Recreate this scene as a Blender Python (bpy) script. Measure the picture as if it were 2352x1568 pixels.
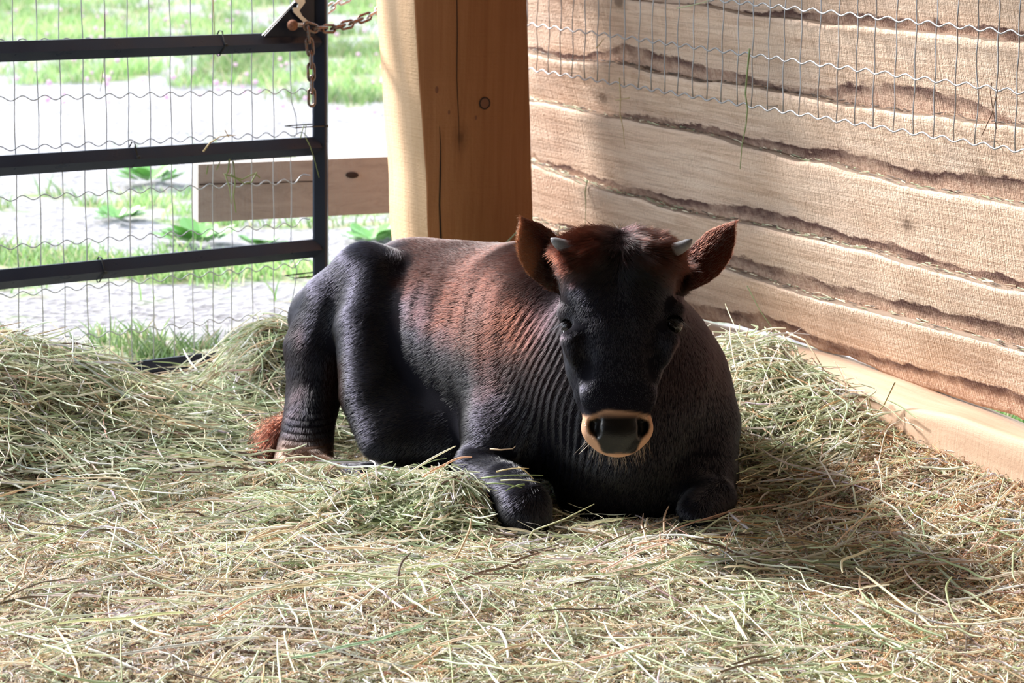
import bpy, math, random
import numpy as np
rng = np.random.default_rng(7)
random.seed(7)
for o in list(bpy.data.objects): bpy.data.objects.remove(o)
scene = bpy.context.scene
COL = scene.collection

# ------------------------------------------------------------------ camera
F = 5400.0                     # focal length in pixels of the 2352 wide frame
CAMH = 1.10
PITCH = math.atan(1065 / F); ROLL = math.atan(0.0184)
fw = np.array([0, math.cos(PITCH), -math.sin(PITCH)])
r0 = np.array([1.0, 0, 0]); u0 = np.cross(r0, fw)
# world up leans to the right in the picture
cu = u0 * math.cos(ROLL) - r0 * math.sin(ROLL)
cr = np.cross(fw, cu)
CAM = np.array([0, 0, CAMH])
cd = bpy.data.cameras.new('camera'); cam = bpy.data.objects.new('camera', cd); COL.objects.link(cam)
from mathutils import Matrix, Vector
M = Matrix(((cr[0], cu[0], -fw[0], 0), (cr[1], cu[1], -fw[1], 0), (cr[2], cu[2], -fw[2], CAMH), (0, 0, 0, 1)))
cam.matrix_world = M
cd.sensor_width = 36; cd.lens = F / 2352 * 36
cd.clip_start = 0.05; cd.clip_end = 300
cd.dof.use_dof = True; cd.dof.focus_distance = 3.95; cd.dof.aperture_fstop = 8.5
scene.camera = cam

# ------------------------------------------------------------------ light
w = bpy.data.worlds.new('sky'); scene.world = w; w.use_nodes = True
nt = w.node_tree; bg = nt.nodes['Background']
sky = nt.nodes.new('ShaderNodeTexSky'); sky.sky_type = 'HOSEK_WILKIE'; sky.turbidity = 5
SUNV = Vector((-0.82, 0.57, 0.0)).normalized() * math.cos(math.radians(37)) + Vector((0, 0, math.sin(math.radians(37))))
sky.sun_direction = SUNV
mixw = nt.nodes.new('ShaderNodeMixRGB'); mixw.inputs[0].default_value = 0.75
mixw.inputs[2].default_value = (0.80, 0.90, 1.0, 1)
nt.links.new(sky.outputs[0], mixw.inputs[1]); nt.links.new(mixw.outputs[0], bg.inputs[0])
bg.inputs[1].default_value = 3.5
sl = bpy.data.lights.new('sun', 'SUN'); sl.energy = 10.0; sl.angle = math.radians(8.0); sl.color = (1, 0.965, 0.93)
so = bpy.data.objects.new('sun', sl); COL.objects.link(so)
so.rotation_euler = SUNV.to_track_quat('Z', 'Y').to_euler()
so.location = (-6, 8, 7)
scene.view_settings.view_transform = 'Standard'; scene.view_settings.look = 'None'
scene.view_settings.exposure = 0.10; scene.view_settings.gamma = 1; scene.view_settings.use_curve_mapping = False
try: scene.cycles.sample_clamp_indirect = 6; scene.cycles.max_bounces = 6; scene.cycles.diffuse_bounces = 3; scene.cycles.transmission_bounces = 5
except Exception: pass

# ------------------------------------------------------------------ measuring helpers
def ray(px, py):
    d = fw * F + cr * (px - 1176) - cu * (py - 784)
    return d / np.linalg.norm(d)
def P(px, py, Y):
    d = ray(px, py); return CAM + d * (Y / d[1])
def onplane(px, py, p0, n):
    d = ray(px, py); return CAM + d * (np.dot(p0 - CAM, n) / np.dot(d, n))
def proj(p):
    q = np.asarray(p) - CAM
    z = q @ fw
    return 1176 + F * (q @ cr) / z, 784 - F * (q @ cu) / z
def unit(v): v = np.asarray(v, float); return v / np.linalg.norm(v)

gd = ray(8285, -150); GD = unit([gd[0], gd[1], 0])            # the gate runs this way
WD = ray(-1750, -335); WD = -unit([WD[0], WD[1], 0])          # the board wall, corner -> camera right
GN = unit(np.cross(GD, [0, 0, 1]));  GN = GN if GN[1] < 0 else -GN   # toward the camera
WN = unit(np.cross(WD, [0, 0, 1]));  WN = WN if WN[0] < 0 else -WN
UP = np.array([0, 0, 1.0])
G0 = P(0, 110, 4.90)
W0 = P(2350, 212, 4.07)
def gp(px, py, off=0): return onplane(px, py, G0 + GN * off, GN)
def wp(px, py, off=0): return onplane(px, py, W0 + WN * off, WN)
def ws(p): return float(np.dot(np.asarray(p) - W0, WD))      # distance along the wall

# ------------------------------------------------------------------ numeric noise
def _hash(ix, iy, iz, seed):
    h = (ix * 374761393 + iy * 668265263 + iz * 2147483647 + seed * 974634777) & 0xffffffff
    h = ((h ^ (h >> 13)) * 1274126177) & 0xffffffff
    return ((h ^ (h >> 16)) & 0xffff) / 65535.0
def noise(p, scale, seed=0):
    q = np.asarray(p, float) * scale
    i = np.floor(q).astype(np.int64); f = q - i; f = f * f * (3 - 2 * f)
    out = 0
    for dx in (0, 1):
        for dy in (0, 1):
            for dz in (0, 1):
                wgt = (f[..., 0] if dx else 1 - f[..., 0]) * (f[..., 1] if dy else 1 - f[..., 1]) * (f[..., 2] if dz else 1 - f[..., 2])
                out = out + wgt * _hash(i[..., 0] + dx, i[..., 1] + dy, i[..., 2] + dz, seed)
    return out * 2 - 1
def sst(a, b, x):
    t = np.clip((x - a) / (b - a), 0, 1); return t * t * (3 - 2 * t)

# ------------------------------------------------------------------ object helpers
def props(o, label=None, cat=None, group=None, kind=None):
    if label: o['label'] = label
    if cat: o['category'] = cat
    if group: o['group'] = group
    if kind: o['kind'] = kind
    return o
def root(name, loc, label=None, cat=None, group=None, kind=None):
    o = bpy.data.objects.new(name, None); COL.objects.link(o); o.location = loc
    o.empty_display_size = 0.05
    return props(o, label, cat, group, kind)
def wloc(o):
    v = Vector(o.location)
    while o.parent: o = o.parent; v = v + Vector(o.location)
    return np.array(v)
def mk(name, verts, faces, mat, parent=None, origin=None, smooth=False, uv=None, attrs=None):
    verts = np.asarray(verts, float).reshape(-1, 3)
    if origin is None:
        origin = np.array([(verts[:, 0].min() + verts[:, 0].max()) / 2, (verts[:, 1].min() + verts[:, 1].max()) / 2, verts[:, 2].min()])
    me = bpy.data.meshes.new(name)
    if isinstance(faces, np.ndarray):
        n = faces.shape[0]; k = faces.shape[1]
        me.vertices.add(len(verts)); me.vertices.foreach_set('co', (verts - origin).ravel())
        me.loops.add(n * k); me.loops.foreach_set('vertex_index', faces.ravel().astype(np.int32))
        me.polygons.add(n); me.polygons.foreach_set('loop_start', np.arange(0, n * k, k, dtype=np.int32))
        me.update(calc_edges=True)
    else:
        me.from_pydata([tuple(v) for v in (verts - origin)], [], [tuple(f) for f in faces])
    if uv is not None:
        l = me.uv_layers.new(name='UVMap'); li = np.empty(len(me.loops), np.int32); me.loops.foreach_get('vertex_index', li)
        l.data.foreach_set('uv', np.asarray(uv, float)[li].ravel())
    for k2, (ty, arr) in (attrs or {}).items():
        a = me.attributes.new(k2, ty, 'POINT')
        if ty == 'FLOAT': a.data.foreach_set('value', np.asarray(arr, np.float32).ravel())
        else: a.data.foreach_set('color', np.asarray(arr, np.float32).ravel())
    if smooth: me.polygons.foreach_set('use_smooth', np.ones(len(me.polygons), bool))
    me.materials.append(mat); me.update()
    o = bpy.data.objects.new(name, me); COL.objects.link(o)
    if parent is not None:
        o.parent = parent; o.location = origin - wloc(parent)
    else: o.location = origin
    return o
class MB:
    def __init__(s): s.v = []; s.f = []
    def add(s, vs, fs):
        b = len(s.v); s.v += [tuple(v) for v in vs]; s.f += [tuple(i + b for i in f) for f in fs]; return s
    def box(s, c, ax, ay, az, bev=0.0):
        c, ax, ay, az = map(np.asarray, (c, ax, ay, az))     # half axes
        if bev <= 0:
            vs = [c + i * ax + j * ay + k * az for i in (-1, 1) for j in (-1, 1) for k in (-1, 1)]
            return s.add(vs, [(0, 1, 3, 2), (4, 6, 7, 5), (0, 4, 5, 1), (2, 3, 7, 6), (0, 2, 6, 4), (1, 5, 7, 3)])
        lx, ly = np.linalg.norm(ax), np.linalg.norm(ay)
        e1 = 1 - bev / lx; e2 = 1 - bev / ly
        prof = [(e1, 1), (1, e2), (1, -e2), (e1, -1), (-e1, -1), (-1, -e2), (-1, e2), (-e1, 1)]
        vs = [c + a * ax + b * ay + k * az for k in (-1, 1) for a, b in prof]
        n = 8; fs = [(i, (i + 1) % n, n + (i + 1) % n, n + i) for i in range(n)] + [tuple(range(n))[::-1], tuple(range(n, 2 * n))]
        return s.add(vs, fs)
    def tube(s, pts, r, n=8, closed=False, cap=True):
        pts = [np.asarray(p, float) for p in pts]; m = len(pts); rr = r if hasattr(r, '__len__') else [r] * m
        b = len(s.v); prev = None
        for i, p in enumerate(pts):
            t = (pts[(i + 1) % m] - pts[i - 1]) if closed else (pts[min(i + 1, m - 1)] - pts[max(i - 1, 0)])
            t = unit(t)
            if prev is None:
                a = np.cross(t, [0.31, 0.17, 0.93]); a = unit(a)
            else: a = unit(prev - t * np.dot(prev, t))
            prev = a; c = np.cross(t, a)
            for k in range(n):
                th = 2 * math.pi * k / n; s.v.append(tuple(p + rr[i] * (a * math.cos(th) + c * math.sin(th))))
        for i in range(m if closed else m - 1):
            j = (i + 1) % m
            for k in range(n):
                s.f.append((b + i * n + k, b + i * n + (k + 1) % n, b + j * n + (k + 1) % n, b + j * n + k))
        if cap and not closed:
            s.f.append(tuple(b + k for k in range(n))[::-1]); s.f.append(tuple(b + (m - 1) * n + k for k in range(n)))
        return s
    def build(s, name, mat, parent=None, smooth=False, origin=None):
        return mk(name, s.v, s.f, mat, parent, origin, smooth)

# ------------------------------------------------------------------ material helpers
def mat(name, col=(.5, .5, .5), rough=.6, metal=0.0, spec=.5):
    m = bpy.data.materials.new(name); m.use_nodes = True
    b = m.node_tree.nodes['Principled BSDF']
    b.inputs['Base Color'].default_value = (*col, 1); b.inputs['Roughness'].default_value = rough
    b.inputs['Metallic'].default_value = metal; b.inputs['Specular IOR Level'].default_value = spec
    return m, m.node_tree, b
def N(nt, t, **kw):
    n = nt.nodes.new(t)
    for k, v in kw.items():
        if k.startswith('i_'): n.inputs[int(k[2:])].default_value = v
        else: setattr(n, k, v)
    return n
def ramp(nt, src, stops, interp='LINEAR'):
    r = nt.nodes.new('ShaderNodeValToRGB'); r.color_ramp.interpolation = interp
    e = r.color_ramp.elements
    while len(e) > 1: e.remove(e[-1])
    e[0].position = stops[0][0]; e[0].color = (*stops[0][1], 1)
    for p, c in stops[1:]:
        x = e.new(p); x.color = (*c, 1)
    nt.links.new(src, r.inputs[0]); return r.outputs[0]
def mixc(nt, fac, a, b, mode='MIX'):
    m = nt.nodes.new('ShaderNodeMix'); m.data_type = 'RGBA'; m.blend_type = mode
    for sock, val in ((m.inputs[0], fac), (m.inputs[6], a), (m.inputs[7], b)):
        if hasattr(val, 'links'): nt.links.new(val, sock)
        else: sock.default_value = val if not isinstance(val, tuple) else (*val, 1)
    return m.outputs[2]
def math_(nt, op, a, b=0.0):
    m = nt.nodes.new('ShaderNodeMath'); m.operation = op
    for sock, val in ((m.inputs[0], a), (m.inputs[1], b)):
        if hasattr(val, 'links'): nt.links.new(val, sock)
        else: sock.default_value = val
    return m.outputs[0]
def coords(nt, kind='Object', scale=(1, 1, 1)):
    tc = nt.nodes.new('ShaderNodeTexCoord'); mp = nt.nodes.new('ShaderNodeMapping'); mp.inputs['Scale'].default_value = scale
    nt.links.new(tc.outputs[kind], mp.inputs[0]); return mp.outputs[0]
def tex(nt, vec, scale, detail=4, rough=.6, dist=0.0):
    n = nt.nodes.new('ShaderNodeTexNoise'); n.inputs['Scale'].default_value = scale; n.inputs['Detail'].default_value = detail
    n.inputs['Roughness'].default_value = rough; n.inputs['Distortion'].default_value = dist
    nt.links.new(vec, n.inputs['Vector']); return n.outputs[0]
def bump(nt, bsdf, h, strength=.4, dist=.002):
    b = nt.nodes.new('ShaderNodeBump'); b.inputs['Strength'].default_value = strength; b.inputs['Distance'].default_value = dist
    nt.links.new(h, b.inputs['Height']); nt.links.new(b.outputs[0], bsdf.inputs['Normal']); return b

def wood(name, kind, light, mid, dark, along, knots=True, wane=False, sat_bump=.5, stretch=16):
    """sawn timber; `along` is the index of the grain axis in the texture space"""
    m, nt, b = mat(name, mid, .75, 0, .25)
    s = [1, 1, 1]
    s2 = [stretch] * 3; s2[along] = 1.0
    v = coords(nt, kind, tuple(s2)); v1 = coords(nt, kind)
    g = tex(nt, v, 2.2, 6, .65, 1.2); g2 = tex(nt, v, 9, 3, .6, .4); big = tex(nt, v1, 3.5, 3, .55)
    c = ramp(nt, g, [(.28, dark), (.45, mid), (.62, light), (.8, mid)])
    c = mixc(nt, math_(nt, 'MULTIPLY', ramp(nt, g2, [(.35, (0, 0, 0)), (.65, (1, 1, 1))]), .35), c, mid)
    c = mixc(nt, .40, c, ramp(nt, big, [(.3, mid), (.5, light), (.7, light)]))
    if wane:
        fl_ = tex(nt, coords(nt, kind, (2.2, 60, 2.2)), 1.6, 5, .7, .8)
        c = mixc(nt, math_(nt, 'MULTIPLY', ramp(nt, fl_, [(.50, (0, 0, 0)), (.60, (1, 1, 1)), (.66, (0, 0, 0))]), .45), c, dark)
        gs = tex(nt, coords(nt, kind, (2.5, 7, 1)), 1.3, 4, .6)
        c = mixc(nt, math_(nt, 'MULTIPLY', ramp(nt, gs, [(.55, (0, 0, 0)), (.75, (1, 1, 1))]), .32), c, (.42, .37, .34))
    if knots:
        vk = [2.2, 2.2, 2.2]; vk[along] = 1.4
        vv = coords(nt, kind, tuple(vk))
        vo = nt.nodes.new('ShaderNodeTexVoronoi'); vo.inputs['Scale'].default_value = 2.6; vo.inputs['Randomness'].default_value = 1
        nt.links.new(vv, vo.inputs['Vector'])
        k = ramp(nt, vo.outputs['Distance'], [(.0, (1, 1, 1)), (.055, (.9, .9, .9)), (.085, (.3, .3, .3)), (.17, (0, 0, 0))])
        c = mixc(nt, math_(nt, 'MULTIPLY', k, .8), c, tuple(x * .35 for x in dark))
    h = math_(nt, 'ADD', math_(nt, 'MULTIPLY', g2, .6), tex(nt, v1, 160, 3, .7))
    sw = [6, 6, 6]; sw[along] = 230
    saw = tex(nt, coords(nt, kind, tuple(sw)), 1.0, 2, .5)
    h = math_(nt, 'ADD', h, math_(nt, 'MULTIPLY', saw, .7))
    if wane:
        at = N(nt, 'ShaderNodeAttribute', attribute_name='wane')
        wf = math_(nt, 'ADD', at.outputs['Fac'], math_(nt, 'MULTIPLY', math_(nt, 'SUBTRACT', tex(nt, coords(nt, kind, (9, 26, 9)), 1.0, 5, .7), .5), .05))
        ins = ramp(nt, wf, [(0, (0, 0, 0)), (.004, (1, 1, 1))])
        ins_n = ins
        fine = tex(nt, coords(nt, kind, (60, 60, 60)), 1.0, 4, .7)
        wc = ramp(nt, fine, [(.3, (.42, .25, .18)), (.6, (.68, .48, .36))])
        edge = ramp(nt, wf, [(0, (0, 0, 0)), (.001, (1, 1, 1)), (.010, (.8, .8, .8)), (.026, (0, 0, 0))])
        brk = ramp(nt, tex(nt, coords(nt, kind, (5, 9, 5)), 1.0, 3, .6), [(.36, (.15, .15, .15)), (.54, (1, 1, 1))])
        c = mixc(nt, ins_n, c, wc)
        c = mixc(nt, math_(nt, 'MULTIPLY', edge, brk), c, (.070, .026, .026))
    nt.links.new(c, b.inputs['Base Color'])
    bump(nt, b, h, sat_bump, .0035)
    return m
M_BOARD = wood('pale sawn board', 'UV', (.82, .635, .50), (.71, .50, .365), (.38, .225, .14), 0, True, True, .9)
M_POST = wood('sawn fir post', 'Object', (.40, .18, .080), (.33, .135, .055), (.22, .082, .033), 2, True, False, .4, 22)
M_GREY = wood('weathered plank', 'Object', (.42, .38, .355), (.34, .30, .275), (.19, .16, .145), 0, False, False, .4)
M_SILL = wood('sill timber', 'UV', (.62, .44, .32), (.52, .35, .24), (.34, .20, .125), 0, False, False, .22)

m, nt, b = mat('black painted steel', (.016, .022, .042), .42, 0, .22)
v = coords(nt, 'Object'); s_ = ramp(nt, tex(nt, v, 45, 6, .75), [(.70, (.016, .022, .042)), (.82, (.22, .21, .2))])
nt.links.new(s_, b.inputs['Base Color'])
nt.links.new(ramp(nt, tex(nt, v, 14, 4, .6), [(.3, (.25,) * 3), (.7, (.5,) * 3)]), b.inputs['Roughness'])
M_BLACK = m
M_PLASTIC = mat('black nylon', (.01, .01, .01), .4)[0]
M_WIRE = mat('galvanised wire', (.42, .43, .45), .38, .85)[0]
M_WIRE_W = mat('bright galvanised wire', (.42, .42, .44), .5, .6)[0]
m, nt, b = mat('rusty chain steel', (.3, .28, .27), .4, .8); v = coords(nt, 'Object')
rr_ = tex(nt, v, 90, 4, .7)
nt.links.new(ramp(nt, rr_, [(.45, (.17, .15, .14)), (.6, (.2, .085, .05))]), b.inputs['Base Color']); bump(nt, b, rr_, .4, .001)
M_CHAIN = m
M_SILVER = mat('zinc plated steel', (.62, .62, .62), .3, .9)[0]
m, nt, b = mat('rust', (.2, .07, .035), .85); v = coords(nt, 'Object')
nt.links.new(ramp(nt, tex(nt, v, 200, 4), [(.3, (.13, .045, .025)), (.7, (.30, .12, .06))]), b.inputs['Base Color'])
M_RUST = m

# ------------------------------------------------------------------ SDF toolkit for the calf
VX = 0.004
LO = np.array([-0.62, 3.58, -0.03]); HI = np.array([0.56, 4.90, 0.60])
DIM = np.ceil((HI - LO) / VX).astype(int)
GX = LO[0] + VX * np.arange(DIM[0]); GY = LO[1] + VX * np.arange(DIM[1]); GZ = LO[2] + VX * np.arange(DIM[2])
SD = np.full(DIM, 1.0, np.float32)
def smin(a, b, k):
    h = np.clip(.5 + .5 * (b - a) / k, 0, 1)
    return b * (1 - h) + a * h - k * h * (1 - h)
def window(lo, hi):
    i0 = np.maximum(((lo - LO) / VX).astype(int), 0); i1 = np.minimum(((hi - LO) / VX).astype(int) + 1, DIM)
    sl_ = tuple(slice(i0[k], i1[k]) for k in range(3))
    return sl_, (GX[sl_[0]][:, None, None].astype(np.float32), GY[sl_[1]][None, :, None].astype(np.float32), GZ[sl_[2]][None, None, :].astype(np.float32))
def seg_sdf(g, A, B, a0, b0, a1, b1, u, n=2.0, curl=0.0):
    A = np.asarray(A, float); B = np.asarray(B, float)
    ax = B - A; L = np.linalg.norm(ax) + 1e-6; t_ = ax / L
    u = np.asarray(u, float); u = unit(u - t_ * np.dot(u, t_)); v = np.cross(t_, u)
    x, y, z = g[0] - A[0], g[1] - A[1], g[2] - A[2]
    s = x * t_[0] + y * t_[1] + z * t_[2]
    t = np.clip(s / L, 0, 1); wv = s - t * L
    uu = x * u[0] + y * u[1] + z * u[2]; vv = x * v[0] + y * v[1] + z * v[2]
    if curl: vv = vv - curl * uu * uu
    a = a0 + (a1 - a0) * t; b = b0 + (b1 - b0) * t; e = np.minimum(a, b)
    if n == 2.0: q = np.sqrt((uu / a) ** 2 + (vv / b) ** 2 + (wv / e) ** 2)
    else: q = (np.abs(uu / a) ** n + np.abs(vv / b) ** n + np.abs(wv / e) ** n) ** (1 / n)
    return (q - 1) * e
def add_chain(pts, u, k=.03, n=2.0, curl=0.0, op='add'):
    """pts: list of (centre, a, b)"""
    cs = np.array([p[0] for p in pts]); R = max(max(p[1], p[2]) for p in pts) + k + .03
    sl_, g = window(cs.min(0) - R, cs.max(0) + R)
    d = None
    for p, q in zip(pts[:-1], pts[1:]):
        e = seg_sdf(g, p[0], q[0], p[1], p[2], q[1], q[2], u, n, curl)
        d = e if d is None else smin(d, e, .006)
    if op == 'add': SD[sl_] = smin(SD[sl_], d.astype(np.float32), k)
    else: SD[sl_] = -smin(-SD[sl_], d.astype(np.float32), k)
def ball(c, r, k=.03, op='add'):
    c = np.asarray(c, float); r = np.ones(3) * r
    sl_, g = window(c - r.max() - k - .02, c + r.max() + k + .02)
    q = np.sqrt(((g[0] - c[0]) / r[0]) ** 2 + ((g[1] - c[1]) / r[1]) ** 2 + ((g[2] - c[2]) / r[2]) ** 2)
    d = ((q - 1) * r.min()).astype(np.float32)
    if op == 'add': SD[sl_] = smin(SD[sl_], d, k)
    else: SD[sl_] = -smin(-SD[sl_], d, k)
def C(px, py, Y, a, b=None):
    m_ = Y / F; return (P(px, py, Y), a * m_, (a if b is None else b) * m_)
def Bp(px, py, Y, r, k=.03, op='add'): ball(P(px, py, Y), r * Y / F, k, op)

AX = unit([.66, -.75, 0]); SIDE = np.array([.75, .66, 0])
# trunk
add_chain([((-.262, 4.61, .20), .145, .165), ((-.19, 4.51, .213), .172, .182), ((-.05, 4.38, .213), .190, .192),
           ((.07, 4.26, .215), .195, .202), ((.19, 4.14, .205), .190, .195)], SIDE, .05)
# spine ridge
add_chain([((-.20, 4.56, .355), .05, .035), ((-.03, 4.42, .37), .05, .038), ((.09, 4.30, .385), .06, .045)], SIDE, .06)
# hindquarter: hook bone, rump, thigh
add_chain([C(835, 640, 4.46, 78), C(775, 700, 4.46, 84), C(735, 800, 4.44, 80), C(722, 900, 4.40, 64), C(706, 985, 4.34, 60), C(696, 1058, 4.28, 68, 48)], (1, 0, 0), .022)
add_chain([C(868, 632, 4.42, 60), C(850, 760, 4.36, 80), C(862, 900, 4.28, 82), C(900, 1000, 4.22, 80, 60)], (1, 0, 0), .035)
Bp(838, 624, 4.45, 56, .03); Bp(880, 632, 4.44, 46, .03)
Bp(745, 730, 4.54, 84, .05)
Bp(950, 985, 4.25, 92, .04); Bp(1035, 1000, 4.22, 78, .04)
# hock and shank lying forward under the belly
add_chain([C(690, 1066, 4.26, 50, 36), C(780, 1085, 4.20, 34, 26), C(850, 1088, 4.12, 30, 24)], (1, 0, 0), .02)
# neck, throat, brisket
add_chain([C(1440, 690, 4.02, 132, 120), C(1440, 830, 4.10, 165, 150), C(1440, 960, 4.14, 200, 180)], (1, 0, 0), .05)
add_chain([C(1425, 900, 4.02, 95), C(1420, 1040, 4.02, 120, 110), C(1425, 1130, 4.04, 150, 90)], (1, 0, 0), .05)
add_chain([(P(1250, 720, 4.20), .085, .08), (P(1200, 700, 4.30), .1, .1)], (1, 0, 0), .06)
# near shoulder, upper arm, forearm, knee
add_chain([C(1235, 900, 4.16, 110, 90), C(1160, 1000, 4.11, 105), C(1105, 1070, 4.07, 62)], (1, 0, 0), .05)
add_chain([C(1105, 1075, 4.06, 62, 52), C(1160, 1110, 3.98, 58, 48), C(1206, 1158, 3.90, 60, 56)], (1, 0, 0), .022)
Bp(1207, 1185, 3.895, 54, .02)
add_chain([C(1207, 1195, 3.90, 44), C(1150, 1190, 4.02, 36)], (1, 0, 0), .015)
# far shoulder and folded foreleg
add_chain([C(1560, 880, 4.18, 110), C(1602, 980, 4.13, 98), C(1615, 1080, 4.07, 82)], (1, 0, 0), .05)
add_chain([C(1600, 1110, 4.04, 76, 60), C(1640, 1140, 3.98, 52, 44), C(1600, 1175, 3.93, 46, 40)], (1, 0, 0), .03)

# head: lofted along the face
HU = unit([1, .05, -.006])                               # across the face
TOP = P(1428, 528, 3.868); NOSE = P(1421, 1050, 3.742)
HAX = unit(NOSE - TOP); HV = unit(np.cross(HAX, HU)); HV = HV if HV[1] < 0 else -HV     # face normal, toward the camera
HL = np.linalg.norm(NOSE - TOP)
def hp(px, py, depth=0.0):
    """a point on the face plane, pushed back by depth"""
    return onplane(px, py, TOP, HV) - HV * depth
mm = 3.80 / F
tab = [(586, 130, .046), (620, 136, .066), (680, 131, .080), (735, 128, .087), (790, 119, .085), (850, 101, .070),
       (905, 79, .053), (945, 72, .046), (972, 76, .042), (984, 66, .033)]
head = []
for (y, a, b_) in tab:
    front = 0.004 + (.010 if y < 600 else .003 if y < 640 else 0)
    front += .004 * max(0, (y - 900) / 100) 
    head.append((hp(1428 - (y - 540) * .014, y, b_ + front), a * mm, b_))
add_chain(head, HU, .03, 2.5)
# poll
ball(hp(1428, 572, .052), (.078, .045, .030), .03)
# brow ridges, cheekbones
for sx, ex, ey in ((-1, 1307, 716), (1, 1549, 716)):
    Bp(ex - sx * 1, ey, 3.876, 26, .016)
    add_chain([(hp(ex - sx * 10, ey + 60, .030), .018, .018), (hp(1424 + sx * 66, 900, .022), .014, .014)], HU, .022)
    # eye socket
    Bp(ex + sx * 5, ey + 34, 3.852, 15, .010, 'sub')
add_chain([(hp(1426, 760, .030), .030, .022), (hp(1423, 930, .016), .034, .016)], HU, .03)       # nasal bridge
# muzzle pads, chin
ball(hp(1379, 979, .030), (.028, .03, .026), .012); ball(hp(1465, 979, .030), (.028, .03, .026), .012)
ball(hp(1421, 1021, .032), (.030, .03, .0165), .014)
ball(hp(1421, 992, .015), (.036, .022, .026), .012)
# jaw
add_chain([(hp(1424, 780, .135), .055, .03), (hp(1422, 960, .085), .036, .022)], HU, .03)
# nostrils and the mouth line
for sx in (-1, 1):
    add_chain([(hp(1422 + sx * 50, 963, .004), .006, .010), (hp(1422 + sx * 57, 972, .006), .008, .014), (hp(1422 + sx * 57, 984, .008), .007, .013), (hp(1422 + sx * 48, 996, .004), .004, .008)], HU, .005, op='sub')
    add_chain([(P(1428 + sx * 104, 772, 3.852), .006, .006), (P(1425 + sx * 72, 812, 3.822), .007, .007), (P(1424 + sx * 60, 850, 3.812), .006, .006)], HU, .014)
    ball(hp(1425 + sx * 88, 838, .012), (.016, .02, .030), .02, 'sub')
# ears: cupped blades
def ear(base, tip, wd, u, curl, bend):
    base, tip = np.asarray(base), np.asarray(tip); sl_, g = window(np.minimum(base, tip) - .08, np.maximum(base, tip) + .08)
    ax = tip - base; L = np.linalg.norm(ax); t_ = ax / L; u = unit(u - t_ * np.dot(u, t_)); v = np.cross(t_, u)
    x, y, z = g[0] - base[0], g[1] - base[1], g[2] - base[2]
    sx = x * t_[0] + y * t_[1] + z * t_[2]; t = np.clip(sx / L, 0, 1); wv = sx - t * L
    uu = x * u[0] + y * u[1] + z * u[2] - bend * 4 * t * (1 - t); vv = x * v[0] + y * v[1] + z * v[2]
    vv = vv - curl * uu * uu + .010 * np.sin(t * math.pi)
    a = wd * np.interp(t, [0, .12, .25, .4, .55, .7, .82, .92, 1], [.45, .66, .86, .99, 1, .90, .68, .40, .10]); b = .0135 - .006 * np.clip(t * 3, 0, 1)
    q = np.sqrt((uu / a) ** 2 + (vv / b) ** 2 + (wv / b) ** 2)
    d = ((q - 1) * b / np.maximum(1, 1)).astype(np.float32)
    d = np.where(np.abs(uu) > a, np.sqrt((np.abs(uu) - a) ** 2 + np.maximum(np.abs(vv) - .002, 0) ** 2 + wv ** 2).astype(np.float32), d)
    SD[sl_] = smin(SD[sl_], d, .008)
ear(P(1308, 664, 3.94), P(1201, 504, 3.97), .041, (.88, .12, .42), 6, -.006)
ear(P(1556, 658, 3.94), P(1684, 514, 3.97), .036, (-.74, .30, .60), -6, -.003)

def surface_nets(S):
    sgn = S < 0
    mx = [sgn[i:sgn.shape[0] - 1 + i, j:sgn.shape[1] - 1 + j, k:sgn.shape[2] - 1 + k] for i in (0, 1) for j in (0, 1) for k in (0, 1)]
    cnt = sum(m_.astype(np.int8) for m_ in mx); act = (cnt > 0) & (cnt < 8)
    idx = np.argwhere(act); nid = np.full(act.shape, -1, np.int32); nid[act] = np.arange(len(idx))
    corners = [(i, j, k) for i in (0, 1) for j in (0, 1) for k in (0, 1)]
    V = [S[idx[:, 0] + c[0], idx[:, 1] + c[1], idx[:, 2] + c[2]] for c in corners]
    acc = np.zeros((len(idx), 3)); n = np.zeros(len(idx))
    for a in range(8):
        for b in range(a + 1, 8):
            ca, cb = np.array(corners[a]), np.array(corners[b])
            if np.abs(ca - cb).sum() != 1: continue
            m_ = (V[a] < 0) != (V[b] < 0)
            t = V[a][m_] / (V[a][m_] - V[b][m_])
            acc[m_] += ca + (cb - ca) * t[:, None]; n[m_] += 1
    verts = LO + VX * (idx + acc / n[:, None])
    quads = []
    for ax in range(3):
        o1, o2 = [d for d in range(3) if d != ax]
        sl0 = [slice(1, -1)] * 3; sl0[ax] = slice(0, -1); sl1 = list(sl0); sl1[ax] = slice(1, None)
        # edges along ax starting at grid point
        A = sgn[tuple(sl0)]; B = sgn[tuple(sl1)]
        e = np.argwhere(A != B); flip = A[tuple(e.T)]
        base = e.copy()
        for d in (o1, o2): base[:, d] += 1
        def cell(d1, d2):
            c = base.copy(); c[:, o1] += d1; c[:, o2] += d2; return nid[c[:, 0], c[:, 1], c[:, 2]]
        q = np.stack([cell(-1, -1), cell(0, -1), cell(0, 0), cell(-1, 0)], 1)
        if ax == 1: flip = ~flip
        q[~flip] = q[~flip][:, ::-1]
        quads.append(q)
    q = np.concatenate(quads); q = q[(q >= 0).all(1)]
    return verts, q
BV, BQ = surface_nets(SD)
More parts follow.
